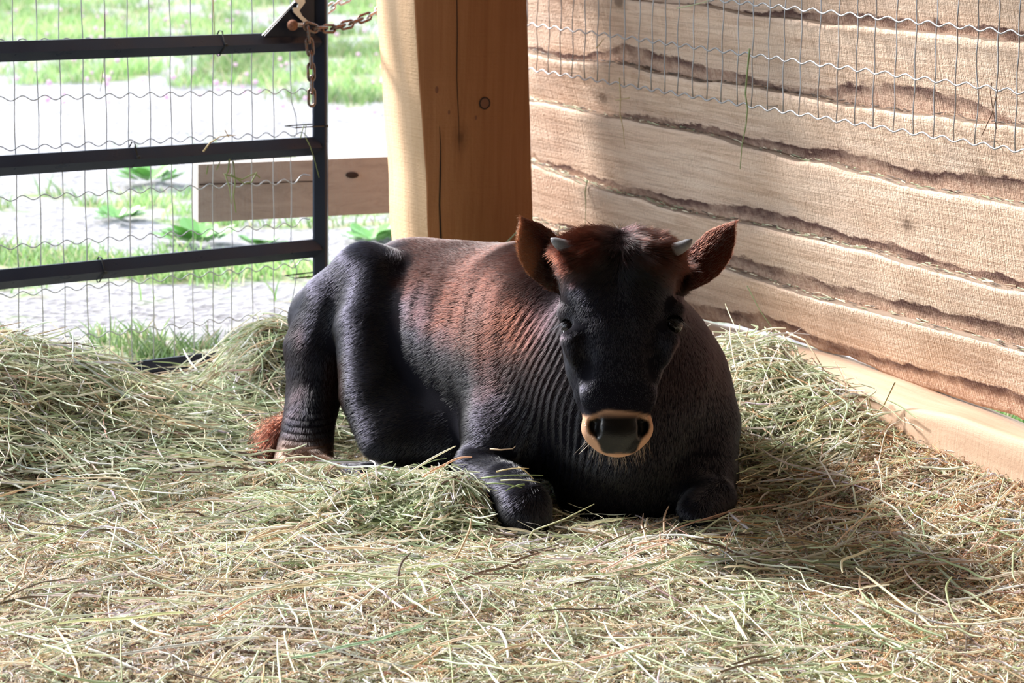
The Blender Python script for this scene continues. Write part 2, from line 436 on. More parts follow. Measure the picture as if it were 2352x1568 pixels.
def sd_at(p):
    q = ((np.asarray(p) - LO) / VX); i = np.floor(q).astype(int)
    ok = ((i >= 0) & (i < DIM - 1)).all(-1); i = np.clip(i, 0, DIM - 2); f = np.clip(q - i, 0, 1)
    r = 0
    for dx in (0, 1):
        for dy in (0, 1):
            for dz in (0, 1):
                r = r + (f[..., 0] if dx else 1 - f[..., 0]) * (f[..., 1] if dy else 1 - f[..., 1]) * (f[..., 2] if dz else 1 - f[..., 2]) * SD[i[..., 0] + dx, i[..., 1] + dy, i[..., 2] + dz]
    return np.where(ok, r, 1.0)
def sd_grad(p):
    e = VX; g = np.stack([sd_at(p + np.eye(3)[k] * e) - sd_at(p - np.eye(3)[k] * e) for k in range(3)], -1)
    return g / (np.linalg.norm(g, axis=-1, keepdims=True) + 1e-9)
# light smoothing of the net
def smooth(V, Q, it):
    E = np.concatenate([Q[:, [0, 1]], Q[:, [1, 2]], Q[:, [2, 3]], Q[:, [3, 0]]]); E = np.concatenate([E, E[:, ::-1]])
    n = len(V); deg = np.bincount(E[:, 0], minlength=n)[:, None]
    for lam in it:
        s = np.stack([np.bincount(E[:, 0], V[E[:, 1], k], n) for k in range(3)], 1) / np.maximum(deg, 1)
        V = V + lam * (s - V)
    return V
BV = smooth(BV, BQ, [.5, .5, -.3])
BN = sd_grad(BV)
# head-local coordinates (across, down the face, depth behind the face plane), in metres
def hloc(p):
    q = p - TOP; return q @ HU, q @ HAX, -(q @ HV)
def headmask(p):
    a, d, z = hloc(p); px, py = proj(p)
    return (np.abs(a) < .115) & (d > -.04) & (d < .40) & (z < .12) & (p[:, 1] < 3.99)
# skin folds on the neck, ribs on the flank
def folds(p):
    px, py = proj(p)
    q = p + .014 * np.stack([noise(p, 9, 3), noise(p, 9, 4), noise(p, 9, 5)], -1)
    nrm = np.array([-.70, .62, .30]) 
    ph = (q @ nrm) / .0150 * 2 * math.pi
    msk = sst(1130, 1215, px) * (1 - sst(1330, 1430, px)) * sst(640, 800, py) * (1 - sst(1080, 1160, py)) * (~headmask(p))
    f = (np.sin(ph) + .35 * np.sin(ph * 2.1 + 1.3)) * .0023 * msk * (.65 + .5 * noise(p, 14, 12))
    m2 = sst(830, 930, px) * (1 - sst(1130, 1230, px)) * sst(600, 700, py) * (1 - sst(860, 1000, py))
    f += np.sin((q @ np.array([.66, -.75, .35])) / .047 * 2 * math.pi + 3 * noise(p, 6, 11)) * .0004 * m2 * (p[:, 1] < 4.6)
    m3 = sst(640, 670, px) * (1 - sst(740, 790, px)) * sst(930, 980, py) * (1 - sst(1040, 1065, py))
    f += np.sin(p[:, 2] / .011 * 2 * math.pi + 6 * p[:, 0]) * .0016 * m3
    f += noise(p, 22, 8) * .0005 * (~headmask(p)) + noise(p, 9, 9) * .0028 * (~headmask(p))
    return f
BV = BV + BN * folds(BV)[:, None]

BLK = np.array([.0145, .0140, .0210]); RED = np.array([.036, .0105, .0060]); TAN = np.array([.54, .35, .245]); NOSEC = np.array([.008, .008, .009]); BRN = np.array([.022, .0125, .0115])
def coat(p):
    """colour of the coat at a point of the hide"""
    px, py = proj(p); a, d, z = hloc(p); hd = headmask(p)
    nz = noise(p, 14, 21) * .5 + noise(p, 45, 22) * .35
    c = np.tile(BLK, (len(p), 1))
    # red saddle along the back and upper ribs
    t = sst(880, 960, px + 60 * nz) * sst(.25, .37, p[:, 2] + .05 * nz + .10 * sst(930, 1150, px) - .02)
    t = np.clip(t * (1 - .75 * sst(1180, 1290, px)) , 0, 1) * (1 - hd)
    c = c * (1 - t[:, None]) + RED * t[:, None]
    # brown wash over the neck
    t = .4 * sst(950, 1100, px) * (1 - sst(1290, 1350, px)) * sst(-.3, .6, nz + .3) * sst(.12, .25, p[:, 2]) * (1 - hd)
    c = c * (1 - t[:, None]) + BRN * t[:, None]
    # inner thigh and hock
    t = (1 - sst(745, 790, px)) * sst(970, 1050, py + 25 * nz)
    c = c * (1 - t[:, None]) + (TAN * .28 + RED * .5) * t[:, None]
    t = .8 * sst(730, 760, px) * (1 - sst(785, 800, px)) * sst(800, 860, py) * (1 - sst(960, 1010, py))
    c = c * (1 - t[:, None]) + RED * t[:, None] * .9
    t = .5 * (1 - sst(690, 740, px)) * sst(700, 760, py) * sst(-.2, .4, nz)
    c = c * (1 - t[:, None]) + BRN * t[:, None]
    # poll and forehead top
    t = hd * (1 - sst(.052, .092, d + .03 * nz + .022 * (1 - sst(.01, .05, np.abs(a)))))
    t = t * (1 - .55 * (1 - sst(.004, .03, np.abs(a + .004 * nz))))
    c = c * (1 - t[:, None]) + RED * 1.25 * t[:, None]
    # cheeks edge brown
    t = hd * sst(.078, .098, np.abs(a)) * sst(.04, .07, d) * (1 - sst(.16, .3, d)) * .5
    c = c * (1 - t[:, None]) + BRN * t[:, None]
    # ears
    er = ((px < 1286) & (py < 672) & (p[:, 1] < 4.06) & (px > 1180)) | ((px > 1574) & (py < 690) & (p[:, 1] < 4.06))
    t = er * (.75 + .25 * sst(-.5, .5, nz))
    rim = np.where(px < 1400, 1 - sst(1205, 1250, px + (560 - py) * .35), sst(.4, 1, nz) * .3)
    ec = RED * 2.2 * (1 - rim[:, None]) + np.array([.15, .06, .028]) * rim[:, None]
    inner = np.where(px < 1400, sst(1228, 1245, px - (600 - py) * -.35 * -1) * .8, sst(-.1, .5, nz) * .35 + (1 - sst(1585, 1615, px)) * .5)
    ec = ec * (1 - np.clip(inner, 0, 1)[:, None]) + np.array([.02, .008, .006]) * np.clip(inner, 0, 1)[:, None]
    c = c * (1 - t[:, None]) + ec * t[:, None]
    # pale band round the muzzle
    dm = (px - 1421) / 1.0
    t = hd * sst(937, 947, py + 14 * nz - .0022 * dm * dm) * sst(.255, .275, d)
    t = t * (z < .09)
    c = c * (1 - t[:, None]) + TAN * t[:, None]
    t = t * .70 * sst(943, 957, py + 6 * nz) * (1 - sst(40, 66, np.abs(px - 1422))) * (py < 985)
    c = c * (1 - t[:, None]) + BRN * t[:, None]
    pad = nosepad(px, py, z, hd)
    c = c * (1 - pad[:, None]) + NOSEC * pad[:, None]
    return np.clip(c, .003, 1)
def nosepad(px, py, z, hd):
    wy = np.interp(py, [954, 960, 967, 978, 990, 1002, 1020, 1035, 1041, 1046], [20, 50, 68, 72, 67, 57, 47, 41, 32, 0])
    return hd * (z < .05) * (1 - sst(wy - 4, wy + 3, np.abs(px - 1422))) * sst(955, 963, py) * (1 - sst(1039, 1044, py))
m, nt, b = mat('calf hide', (.02, .015, .015), .55, 0, .3)
at = N(nt, 'ShaderNodeAttribute', attribute_name='coat'); gm_ = N(nt, 'ShaderNodeGamma'); gm_.inputs[1].default_value = 1.22; nt.links.new(at.outputs['Color'], gm_.inputs[0]); nt.links.new(gm_.outputs[0], b.inputs['Base Color'])
at2 = N(nt, 'ShaderNodeAttribute', attribute_name='wet')
nt.links.new(ramp(nt, at2.outputs['Fac'], [(0, (.85,) * 3), (1, (.34,) * 3)]), b.inputs['Roughness'])
nt.links.new(ramp(nt, at2.outputs['Fac'], [(0, (.05,) * 3), (1, (.36,) * 3)]), b.inputs['Specular IOR Level'])
v = coords(nt, 'Object'); vo = nt.nodes.new('ShaderNodeTexVoronoi'); vo.inputs['Scale'].default_value = 420; nt.links.new(v, vo.inputs['Vector'])
bump(nt, b, math_(nt, 'MULTIPLY', vo.outputs['Distance'], 1.0), .2, .001)
M_HIDE = m
calf = root('calf', (0, 4.25, 0), 'black and reddish brown calf lying on hay, head facing the camera, small grey horn buds', 'calf')
cc = coat(BV); px_, py_ = proj(BV); ha, hd_, hz_ = hloc(BV)
wet = nosepad(px_, py_, hz_, headmask(BV))
body = mk('body', BV, BQ, M_HIDE, calf, smooth=True, attrs={'coat': ('FLOAT_COLOR', np.concatenate([cc, np.ones((len(cc), 1))], 1)), 'wet': ('FLOAT', wet)})

# ---- hair as curves
def hair_object(name, pts, rad, cols, material, parent=None, sizes=None, roots_col=None):
    """pts: (n, k, 3) world positions; rad (n,k); cols (n,3)"""
    n, k, _ = pts.shape
    c = bpy.data.hair_curves.new(name); c.add_curves([k] * n)
    org = wloc(parent) if parent is not None else np.array([pts[..., 0].mean(), pts[..., 1].mean(), max(0.0, float(pts[..., 2].min()))])
    c.attributes['position'].data.foreach_set('vector', (pts - org).astype(np.float32).ravel())
    a = c.attributes.get('radius') or c.attributes.new('radius', 'FLOAT', 'POINT')
    a.data.foreach_set('value', rad.astype(np.float32).ravel())
    a = c.attributes.new('tint', 'FLOAT_COLOR', 'CURVE')
    a.data.foreach_set('color', np.concatenate([cols, np.ones((n, 1))], 1).astype(np.float32).ravel())
    c.materials.append(material)
    o = bpy.data.objects.new(name, c); COL.objects.link(o)
    if parent is not None: o.parent = parent
    else: o.location = org
    return o
m, nt, b = mat('calf hair', (.02, .015, .015), .38, 0, .5)
at = N(nt, 'ShaderNodeAttribute', attribute_name='tint')
hb = nt.nodes.new('ShaderNodeBsdfHairPrincipled'); hb.parametrization = 'COLOR'
gm_ = N(nt, 'ShaderNodeGamma'); gm_.inputs[1].default_value = 1.4; nt.links.new(at.outputs['Color'], gm_.inputs[0]); nt.links.new(gm_.outputs[0], hb.inputs['Color']); hb.inputs['Roughness'].default_value = .24; hb.inputs['Radial Roughness'].default_value = .5
nt.links.new(hb.outputs[0], nt.nodes['Material Output'].inputs[0])
M_HAIR = m

def sample_surface(n, weight=None):
    A, B_, C_, D_ = (BV[BQ[:, i]] for i in range(4))
    ar = .5 * np.linalg.norm(np.cross(C_ - A, D_ - B_), axis=1)
    ctr = (A + B_ + C_ + D_) / 4
    wgt = ar * (weight(ctr) if weight else 1)
    ids = rng.choice(len(BQ), n, p=wgt / wgt.sum())
    u, v = rng.random(n)[:, None], rng.random(n)[:, None]
    return (A[ids] * (1 - u) + B_[ids] * u) * (1 - v) + (D_[ids] * (1 - u) + C_[ids] * u) * v
def flow(p, nrm):
    px, py = proj(p); a, d, z = hloc(p); hd = headmask(p)
    f = np.tile(np.array([-.55, .62, -.55]), (len(p), 1))
    neck = (sst(1080, 1250, px) * (1 - hd))[:, None]
    f = f * (1 - neck) + np.array([-.30, .30, -.95]) * neck
    leg = ((1 - sst(760, 800, px)) * sst(740, 840, py))[:, None]
    f = f * (1 - leg) + np.array([-.1, 0, -1.0]) * leg
    rump = ((1 - sst(840, 900, px)) * (1 - sst(740, 840, py)))[:, None]
    f = f * (1 - rump) + np.array([-.5, .2, -.6]) * rump
    up_ = (hd * (1 - sst(.05, .20, d)))[:, None]
    fh = HAX[None, :] * (1 - .6 * up_) + HU[None, :] * (np.tanh(a / .025) * (.2 + up_[:, 0] * .6))[:, None]
    f = np.where(hd[:, None], fh, f)
    el = (px < 1290) & (px > 1170) & (py < 680) & (p[:, 1] < 4.07); er = (px > 1572) & (py < 690) & (p[:, 1] < 4.07)
    f = np.where(el[:, None], np.array([-.9, .1, .25]), f); f = np.where(er[:, None], np.array([.8, .1, .5]), f)
    f = f + .12 * np.stack([noise(p, 18, 31), noise(p, 18, 32), noise(p, 18, 33)], -1) + .09 * rng.standard_normal(f.shape)
    f = f - nrm * (f * nrm).sum(1, keepdims=True)
    return f / (np.linalg.norm(f, axis=1, keepdims=True) + 1e-6)
NH = 560000
def hw(c):
    a, d, z = hloc(c); hd = headmask(c)
    px, py = proj(c)
    return (1 + 1.6 * hd) * (1 - .98 * nosepad(px, py, z, hd)) * np.where(c[:, 2] < .015, .1, 1) * np.where((c[:, 1] > 4.55) & (c[:, 2] < .3), .3, 1)
R_ = sample_surface(NH, hw)
n_ = sd_grad(R_); fl = flow(R_, n_)
px_, py_ = proj(R_); ha, hd_, hz_ = hloc(R_); hm = headmask(R_)
earm = (((px_ < 1286) & (px_ > 1180) & (py_ < 672)) | ((px_ > 1574) & (py_ < 690))) & (R_[:, 1] < 4.07)
Ln = np.full(NH, .013); Ln[hm] = .0085
pollm = hm * (1 - sst(.03, .11, hd_)); Ln = Ln + pollm * .016
Ln = Ln * (1 - .55 * hm * sst(.20, .33, hd_)); Ln = np.where(earm, .009, Ln)
Ln *= .7 + .6 * rng.random(NH)
lift = .10 + .09 * rng.random(NH) + .35 * pollm * rng.random(NH) + .05 * earm
ts = np.array([0, .35, .7, 1.0])
curl_ = np.stack([noise(R_, 95, 41), noise(R_, 95, 42), noise(R_, 95, 43)], -1) * (pollm * .017 * rng.random(NH))[:, None]
pts = R_[:, None, :] - n_[:, None, :] * .001 + fl[:, None, :] * (Ln[:, None] * ts)[..., None] + n_[:, None, :] * ((Ln * lift)[:, None] * (ts * (1.25 - .25 * ts)))[..., None] + curl_[:, None, :] * (ts ** 1.5)[None, :, None]
rd = np.array([.00018, .00016, .00012, .00004])[None, :] * (.8 + .5 * rng.random(NH))[:, None]
hc = coat(R_) * (.75 + .6 * rng.random(NH))[:, None]
coat_hair = hair_object('coat_hair', pts, rd, np.clip(hc, .002, .9), M_HAIR, calf); coat_hair['kind'] = 'stuff'
# chin whiskers
nw = 110
wr = sample_surface(6000, lambda c: (headmask(c) & (hloc(c)[1] > .30)).astype(float) * (hloc(c)[2] > .02) + 1e-9)
pxw, pyw = proj(wr); wr = wr[(pyw > 1008)][:nw]; wn = sd_grad(wr); k = len(wr)
wl = .012 + .022 * rng.random(k); wd_ = unit_rows = wn * .5 + np.array([0, -.1, -1]) + .3 * rng.standard_normal((k, 3))
wd_ /= np.linalg.norm(wd_, axis=1, keepdims=True)
wp_ = wr[:, None] + wd_[:, None] * (wl[:, None] * ts)[..., None]
hair_object('chin_whiskers', wp_, np.tile([.00015, .00014, .0001, .00004], (k, 1)), np.tile([.25, .16, .1], (k, 1)), M_HAIR, calf)['kind'] = 'stuff'

# ---- eyes, horns, lashes, tail
M_EYE = mat('eye', (.003, .0025, .003), .10, 0, .45)[0]; M_SCLERA = mat('eye white', (.75, .75, .82), .15)[0]
m, nt, b = mat('horn', (.12, .13, .15), .5); v = coords(nt, 'Object')
nt.links.new(ramp(nt, tex(nt, v, 60, 3), [(.3, (.10, .10, .11)), (.7, (.21, .21, .23))]), b.inputs['Base Color']); M_HORN = m
def uvball(c, r, nu=24, nv=16, sq=(1, 1, 1)):
    vs, fs = [], []
    for j in range(nv + 1):
        th = math.pi * j / nv
        for i in range(nu):
            ph = 2 * math.pi * i / nu; vs.append((c[0] + sq[0] * r * math.sin(th) * math.cos(ph), c[1] + sq[1] * r * math.sin(th) * math.sin(ph), c[2] + sq[2] * r * math.cos(th)))
    for j in range(nv):
        for i in range(nu): fs.append((j * nu + i, (j + 1) * nu + i, (j + 1) * nu + (i + 1) % nu, j * nu + (i + 1) % nu))
    return vs, fs
for sx, ex, ey in ((-1, 1309, 750), (1, 1547, 746)):
    c = P(ex, ey, 3.866); vs, fs = uvball(c, .0155)
    e = mk('eye', vs, fs, M_EYE, calf, smooth=True)
    c2 = c + np.array([0, .0006, -.0006]); b_ = MB()
    pts_ = []
    for k in range(9):                                     # pale lower rim of the eye
        an = math.radians(200 + 140 * k / 8)
        pts_.append(c + HU * (.0125 * math.cos(an)) + np.array([0, 0, 1]) * (.0135 * math.sin(an)) + np.array([0, -.0115, 0]))
    if sx < 0: b_.tube(pts_, [.0006 + .0022 * math.sin(math.pi * k / 8) for k in range(9)], 6).build('eye_white', M_SCLERA, e, True)
    b_ = MB(); pts_ = []
    for k in range(11):                                    # upper lid
        an = math.radians(165 - 150 * k / 10)
        pts_.append(c + HU * (.0155 * math.cos(an)) + np.array([0, 0, 1]) * (.012 * math.sin(an) + .003) + np.array([0, -.0075, 0]))
    b_.tube(pts_, [.0018 + .0026 * math.sin(math.pi * k / 10) for k in range(11)], 8).build('eyelid', M_HIDE, e, True)
    nl = 34; an = np.radians(150 - 120 * rng.random(nl)) if sx > 0 else np.radians(30 + 140 * rng.random(nl))
    base = c[None] + HU[None] * (.0155 * np.cos(an))[:, None] + UP[None] * (.011 * np.sin(an) + .003)[:, None] + np.array([0, -.010, 0])
    dr = np.array([sx * .8, -.35, -.55]) + .12 * rng.standard_normal((nl, 3)); dr /= np.linalg.norm(dr, axis=1, keepdims=True)
    ll = .020 + .012 * rng.random(nl)
    q = base[:, None] + dr[:, None] * (ll[:, None] * ts)[..., None]
    hair_object('eyelashes', q, np.tile([.00016, .00014, .0001, .00004], (nl, 1)), np.tile([.03, .03, .035], (nl, 1)), M_HAIR, calf)
for (bx, by, tx, ty, by_) in ((1318, 572, 1265, 547, 3.885), (1546, 574, 1590, 549, 3.885)):
    A = P(bx, by, by_); T_ = P(tx, ty, by_ - .005); bow = UP * -.003
    ps = [A + (T_ - A) * t + bow * math.sin(math.pi * t) for t in np.linspace(0, 1, 9)]
    rs = [.0150, .0146, .0140, .0132, .0122, .0108, .0090, .0062, .0014]
    MB().tube(ps, [q_ * (.92 if bx < 1400 else .82) for q_ in rs], 16).build('horn', M_HORN, calf, True)
# tail switch lying beside the hock
nt_ = 1500
rt = P(655, 985, 4.36)[None] + rng.standard_normal((nt_, 3)) * np.array([.006, .01, .012]); tt = np.linspace(0, 1, 6)
dirs = np.array([-.45, -.25, -.75]) + .22 * rng.standard_normal((nt_, 3)); ls = .05 + .025 * rng.random(nt_)
side = rng.standard_normal((nt_, 3)) * .010; side[:, 0] = -np.abs(side[:, 0]) * 1.5
pt = rt[:, None] + dirs[:, None] * (ls[:, None] * tt)[..., None] + side[:, None] * (np.sin(tt * 2.6))[None, :, None]
pt[..., 2] = np.maximum(pt[..., 2], .012)
hair_object('tail_switch', pt, np.tile([.00035, .00035, .0003, .0003, .0002, .00008], (nt_, 1)), np.clip(RED * 2.2 * (.6 + .8 * rng.random((nt_, 1))), 0, 1) * np.ones((nt_, 3)), M_HAIR, calf)['kind'] = 'stuff'

# ------------------------------------------------------------------ floor, piles, hay
CORNER = wp(1213, 400, 0)
def groundz(x, y):
    """height of the bedding"""
    x = np.asarray(x, float); y = np.asarray(y, float)
    p = np.stack([x, y, np.zeros_like(x)], -1)
    h = -.012 + .012 * noise(p, 2.3, 51) + .008 * noise(p, 6, 52) + .005 * noise(p, 15, 53)
    def g(cx, cy, sx, sy, a, rot=0):
        c, s = math.cos(rot), math.sin(rot); dx, dy = x - cx, y - cy
        u_, v_ = dx * c + dy * s, -dx * s + dy * c
        return a * np.exp(-.5 * ((u_ / sx) ** 2 + (v_ / sy) ** 2))
    for (cx, cy, sx, sy, a, rot) in MOUNDS: h = h + g(cx, cy, sx, sy, a, rot)
    dw = (x - CORNER[0]) * WN[0] + (y - CORNER[1]) * WN[1]; sw = (x - CORNER[0]) * WD[0] + (y - CORNER[1]) * WD[1]
    h = h + (.118 + .02 * noise(p, 5, 54)) * np.exp(-((dw - .08) / .21) ** 2) * sst(.35, 1.3, sw)
    return h
gr = math.atan2(GD[1], GD[0])
MOUNDS = [(-1.15, 4.35, .26, .20, .165, gr), (-.85, 4.50, .18, .13, .05, gr), (-.50, 4.80, .15, .09, .15, gr), (-.62, 4.45, .25, .16, .01, 0),
          (.06, 5.02, .20, .12, .25, gr), (.49, 4.48, .13, .14, .065, 0), (.44, 4.30, .10, .12, .03, 0),
          (-.19, 3.99, .09, .045, .062, .1), (-.08, 3.93, .05, .03, .055, .1), (-.665, 4.72, .07, .10, -.085, gr), (.45, 3.72, .3, .1, .008, 0), (-.36, 4.13, .12, .04, .045, .15), (0.2, 3.75, .3, .06, -.012, 0)]
m, nt, b = mat('trodden bedding', (.1, .075, .045), .95, 0, .1); v = coords(nt, 'Object')
nt.links.new(ramp(nt, tex(nt, v, 70, 5, .7), [(.3, (.02, .015, .01)), (.55, (.07, .05, .03)), (.75, (.14, .10, .06))]), b.inputs['Base Color'])
bump(nt, b, tex(nt, v, 120, 5, .7), 1, .01)
M_BED = m
# interior footprint: a grid in (along gate, along wall) space
gu = np.linspace(-4.2, .02, 210); gv = np.linspace(-.12, 4.9, 250)
U_, V_ = np.meshgrid(gu, gv, indexing='ij')
gx = CORNER[0] + GD[0] * U_ + WD[0] * V_; gy = CORNER[1] + GD[1] * U_ + WD[1] * V_
gz = groundz(gx, gy) - .012
edge = sst(-.12, .02, V_) * 1.0
gz = gz * edge - .03 * (1 - edge)
fv = np.stack([gx, gy, gz], -1).reshape(-1, 3)
nu_, nv_ = U_.shape; ii = np.arange(nu_ * nv_).reshape(nu_, nv_)
fq = np.stack([ii[:-1, :-1], ii[1:, :-1], ii[1:, 1:], ii[:-1, 1:]], -1).reshape(-1, 4)
props(mk('floor', fv, fq, M_BED, None, np.array([CORNER[0], CORNER[1], 0]), True), kind='structure')

m, nt, b = mat('hay', (.4, .35, .2), .55, 0, .35)
at = N(nt, 'ShaderNodeAttribute', attribute_name='tint'); nt.links.new(at.outputs['Color'], b.inputs['Base Color'])
tr = nt.nodes.new('ShaderNodeBsdfTranslucent'); nt.links.new(at.outputs['Color'], tr.inputs[0])
ms = nt.nodes.new('ShaderNodeMixShader'); ms.inputs[0].default_value = .18
nt.links.new(b.outputs[0], ms.inputs[1]); nt.links.new(tr.outputs[0], ms.inputs[2]); nt.links.new(ms.outputs[0], nt.nodes['Material Output'].inputs[0])
M_HAY = m
PAL = np.array([(.46, .51, .33), (.62, .65, .47), (.32, .37, .21), (.84, .77, .58), (.70, .56, .40), (.94, .92, .82), (.42, .29, .19), (.58, .56, .56), (.13, .09, .065), (.66, .40, .23)])
PW = {'green': [.28, .24, .14, .10, .06, .08, .03, .04, .02, .01], 'mixed': [.12, .15, .07, .16, .13, .14, .10, .10, .06, .01],
      'dry': [.02, .04, .02, .15, .20, .13, .18, .14, .11, .02], 'orange': [.02, .02, .02, .12, .25, .07, .20, .05, .09, .20]}
def straws(n, xy, kinds, lmin=.03, lmax=.16, rmin=.0005, rmax=.0016, zlo=0, zhi=.02, tilt=.10, bend=.16, reject=True):
    """n strands lying on the bedding; xy (n,2) roots; kinds: palette names (n,)"""
    L = lmin + (lmax - lmin) * rng.random(n) ** 1.8
    r = rmin + (rmax - rmin) * rng.random(n) ** 1.6
    th = rng.random(n) * 2 * math.pi
    K = 6; t = np.linspace(-.5, .5, K)
    kink = rng.standard_normal(n) * bend * 3
    ang = th[:, None] + kink[:, None] * t[None] ** 2 * np.sign(t)[None] + (rng.random(n) < .25)[:, None] * (t > .12)[None] * rng.standard_normal(n)[:, None] * .8
    step = L[:, None] / (K - 1)
    x = np.cumsum(np.cos(ang) * step, 1); y = np.cumsum(np.sin(ang) * step, 1)
    x = x - x.mean(1, keepdims=True) + xy[:, :1]; y = y - y.mean(1, keepdims=True) + xy[:, 1:]
    z = groundz(x, y)
    lay = zlo + (zhi - zlo) * rng.random(n) ** 1.5
    sl_ = rng.standard_normal(n) * tilt
    z = .65 * z + .35 * z.mean(1, keepdims=True) + lay[:, None] + np.abs(sl_[:, None] * (t[None] + .5)) * L[:, None] + rng.standard_normal((n, K)) * .0012
    pts = np.stack([x, y, z], -1)
    cols = np.empty((n, 3))
    for kd in set(kinds.tolist()):
        s = kinds == kd; cols[s] = PAL[rng.choice(len(PAL), s.sum(), p=np.array(PW[kd]) / sum(PW[kd]))]
    cols *= (.8 + .4 * rng.random(n))[:, None]; cols *= 1 + .06 * rng.standard_normal((n, 3))
    rad = r[:, None] * np.array([.75, 1, 1, 1, .95, .5])[None]
    keep = np.ones(n, bool)
    if reject:
        d = sd_at(pts.reshape(-1, 3)).reshape(n, K); keep &= (d > .001).all(1)
    # stay inside the boards and off the post
    q = pts - CORNER; wall_d = q @ WN
    keep &= (wall_d > .10).all(1)
    return pts[keep], rad[keep], np.clip(cols[keep], .01, .95)
def uniform_xy(n, x0, x1, y0, y1): return np.stack([x0 + (x1 - x0) * rng.random(n), y0 + (y1 - y0) * rng.random(n)], 1)
def gate_side(xy): return (xy - G0[:2]) @ GN[:2]
def near(xy, c, s):
    return np.exp(-.5 * (((xy[:, 0] - c[0]) / s[0]) ** 2 + ((xy[:, 1] - c[1]) / s[1]) ** 2))
# --- bedding over the whole pen
Nb = 185000
xy = uniform_xy(int(Nb * 1.75), -1.45, 1.7, 2.2, 5.35)
vis = (np.abs(xy[:, 0]) < xy[:, 1] * .235 + .14) | (rng.random(len(xy)) < .45)
xy = xy[vis & (gate_side(xy) > -.12)]; xy = xy[(xy - CORNER[:2]) @ WN[:2] > .05][:Nb]; n = len(xy)
pm = rng.random(n)
gm = near(xy, (-.9, 4.5), (.45, .35)) + near(xy, (-.3, 4.0), (.35, .13)) + near(xy, (.5, 4.45), (.2, .25)) + .6 * near(xy, (.35, 3.3), (.3, .3)) + .6 * near(xy, (0, 3.75), (.4, .1)) + .35 * (noise(np.c_[xy, np.zeros(n)], 3, 61) > .15)
om = sst(.36, .56, xy[:, 0]) * .97
kinds = np.where(pm < np.clip(gm, 0, 1) * .75, 'green', np.where(rng.random(n) < om, 'orange', np.where(rng.random(n) < .35, 'mixed', 'dry')))
a1 = straws(n, xy, kinds,   .012, .075, .0004, .0016, -.004, .016)
bed = hair_object('straw_bedding', *a1, M_HAY)
props(bed, 'loose dry straw bedding trodden over the whole pen floor', 'straw bedding', kind='stuff')
# --- chaff: short broken bits
xy = uniform_xy(190000, -1.2, 1.2, 2.35, 4.6); xy = xy[np.abs(xy[:, 0]) < xy[:, 1] * .235 + .1]; xy = xy[gate_side(xy) > 0]; n = len(xy)
kinds = np.where(rng.random(n) < sst(.42, .62, xy[:, 0]), 'orange', 'dry')
props(hair_object('chaff', *straws(n, xy, kinds, .006, .03, .0003, .0009, .001, .014, .35), M_HAY), 'short broken bits of chaff scattered between the straws on the floor', 'chaff', kind='stuff')
def pile(name, c, s, n, kd, label, zhi=.05, lmax=.2, rmax=.0019, tilt=.15, cut=2.2, front=0.0):
    xy = np.stack([c[0] + s[0] * rng.standard_normal(n), c[1] + s[1] * rng.standard_normal(n)], 1)
    xy = xy[gate_side(xy) > front]
    xy = xy[np.hypot(xy[:, 0] + .66, xy[:, 1] - 4.70) > .13]
    kinds = np.where(rng.random(len(xy)) < .75, kd, 'mixed')
    a = straws(len(xy), xy, kinds, .05, lmax, .0006, rmax, .004, zhi, tilt, .45)
    return props(hair_object(name, *a, M_HAY), label, 'hay pile', kind='stuff')
pile('hay_pile', (-1.02, 4.40), (.22, .18), 14000, 'green', 'heap of green hay against the black gate beside the left picture edge', .055)
pile('hay_pile', (-.49, 4.70), (.10, .13), 6500, 'green', 'heap of pale green hay between the gate foot and the calf rump', .06)
pile('hay_pile', (.05, 5.0), (.17, .10), 5000, 'green', 'hay heaped at the foot of the timber post behind the calf', .06, .22, tilt=.22)
pile('hay_pile', (.50, 4.46), (.12, .16), 9000, 'green', 'mound of green hay beside the calf shoulder under the board wall', .06)
pile('hay_pile', (-.20, 3.96), (.11, .045), 3600, 'green', 'ridge of green hay lying beside the folded foreleg of the calf', .03, .13)
pile('hay_pile', (-.09, 3.925), (.055, .035), 1500, 'green', 'small heap of pale hay covering the forearm of the calf behind its knee', .03, .12)
pile('hay_pile', (.18, 3.72), (.30, .05), 1600, 'mixed', 'thin line of long hay stalks in front of the calf chest', .02, .16)
# long stalks on top everywhere
xy = uniform_xy(1700, -1.1, 1.1, 2.4, 4.4); n = len(xy)
kinds = np.where(rng.random(n) < .4, 'green', 'mixed')
props(hair_object('hay_stalks', *straws(n, xy, kinds, .10, .24, .0010, .0022, .012, .03, .10, .3), M_HAY), 'long pale stalks lying loose on top of the bedding', 'hay stalks', kind='stuff')

# ------------------------------------------------------------------ board wall on the right
def curve_px(pts, off=0):
    q = np.array([wp(x, y, off) for x, y in pts]); return (q - W0) @ WD, q[:, 2]
B1 = [(1195, -42), (1330, -22), (1480, 0), (1620, 12), (1728, 32), (1928, 55), (2127, 75), (2346, 95)]
B2 = [(1210, 112), (1255, 127), (1330, 142), (1440, 145), (1530, 167), (1630, 185), (1780, 203), (1930, 235), (2080, 255), (2230, 275), (2352, 288)]
B3 = [(1217, 224), (1305, 244), (1390, 262), (1460, 272), (1555, 295), (1655, 312), (1730, 335), (1855, 367), (1940, 380), (2030, 405), (2105, 425), (2230, 447), (2352, 470)]
B4 = [(1222, 367), (1265, 382), (1355, 417), (1430, 440), (1500, 455), (1525, 468), (1605, 490), (1730, 510), (1797, 523), (1916, 553), (2074, 591), (2193, 626), (2272, 646), (2352, 662)]
B5 = [(1222, 500), (1265, 513), (1450, 562), (1663, 606), (1758, 636), (1876, 674), (2034, 717), (2193, 757), (2352, 798)]
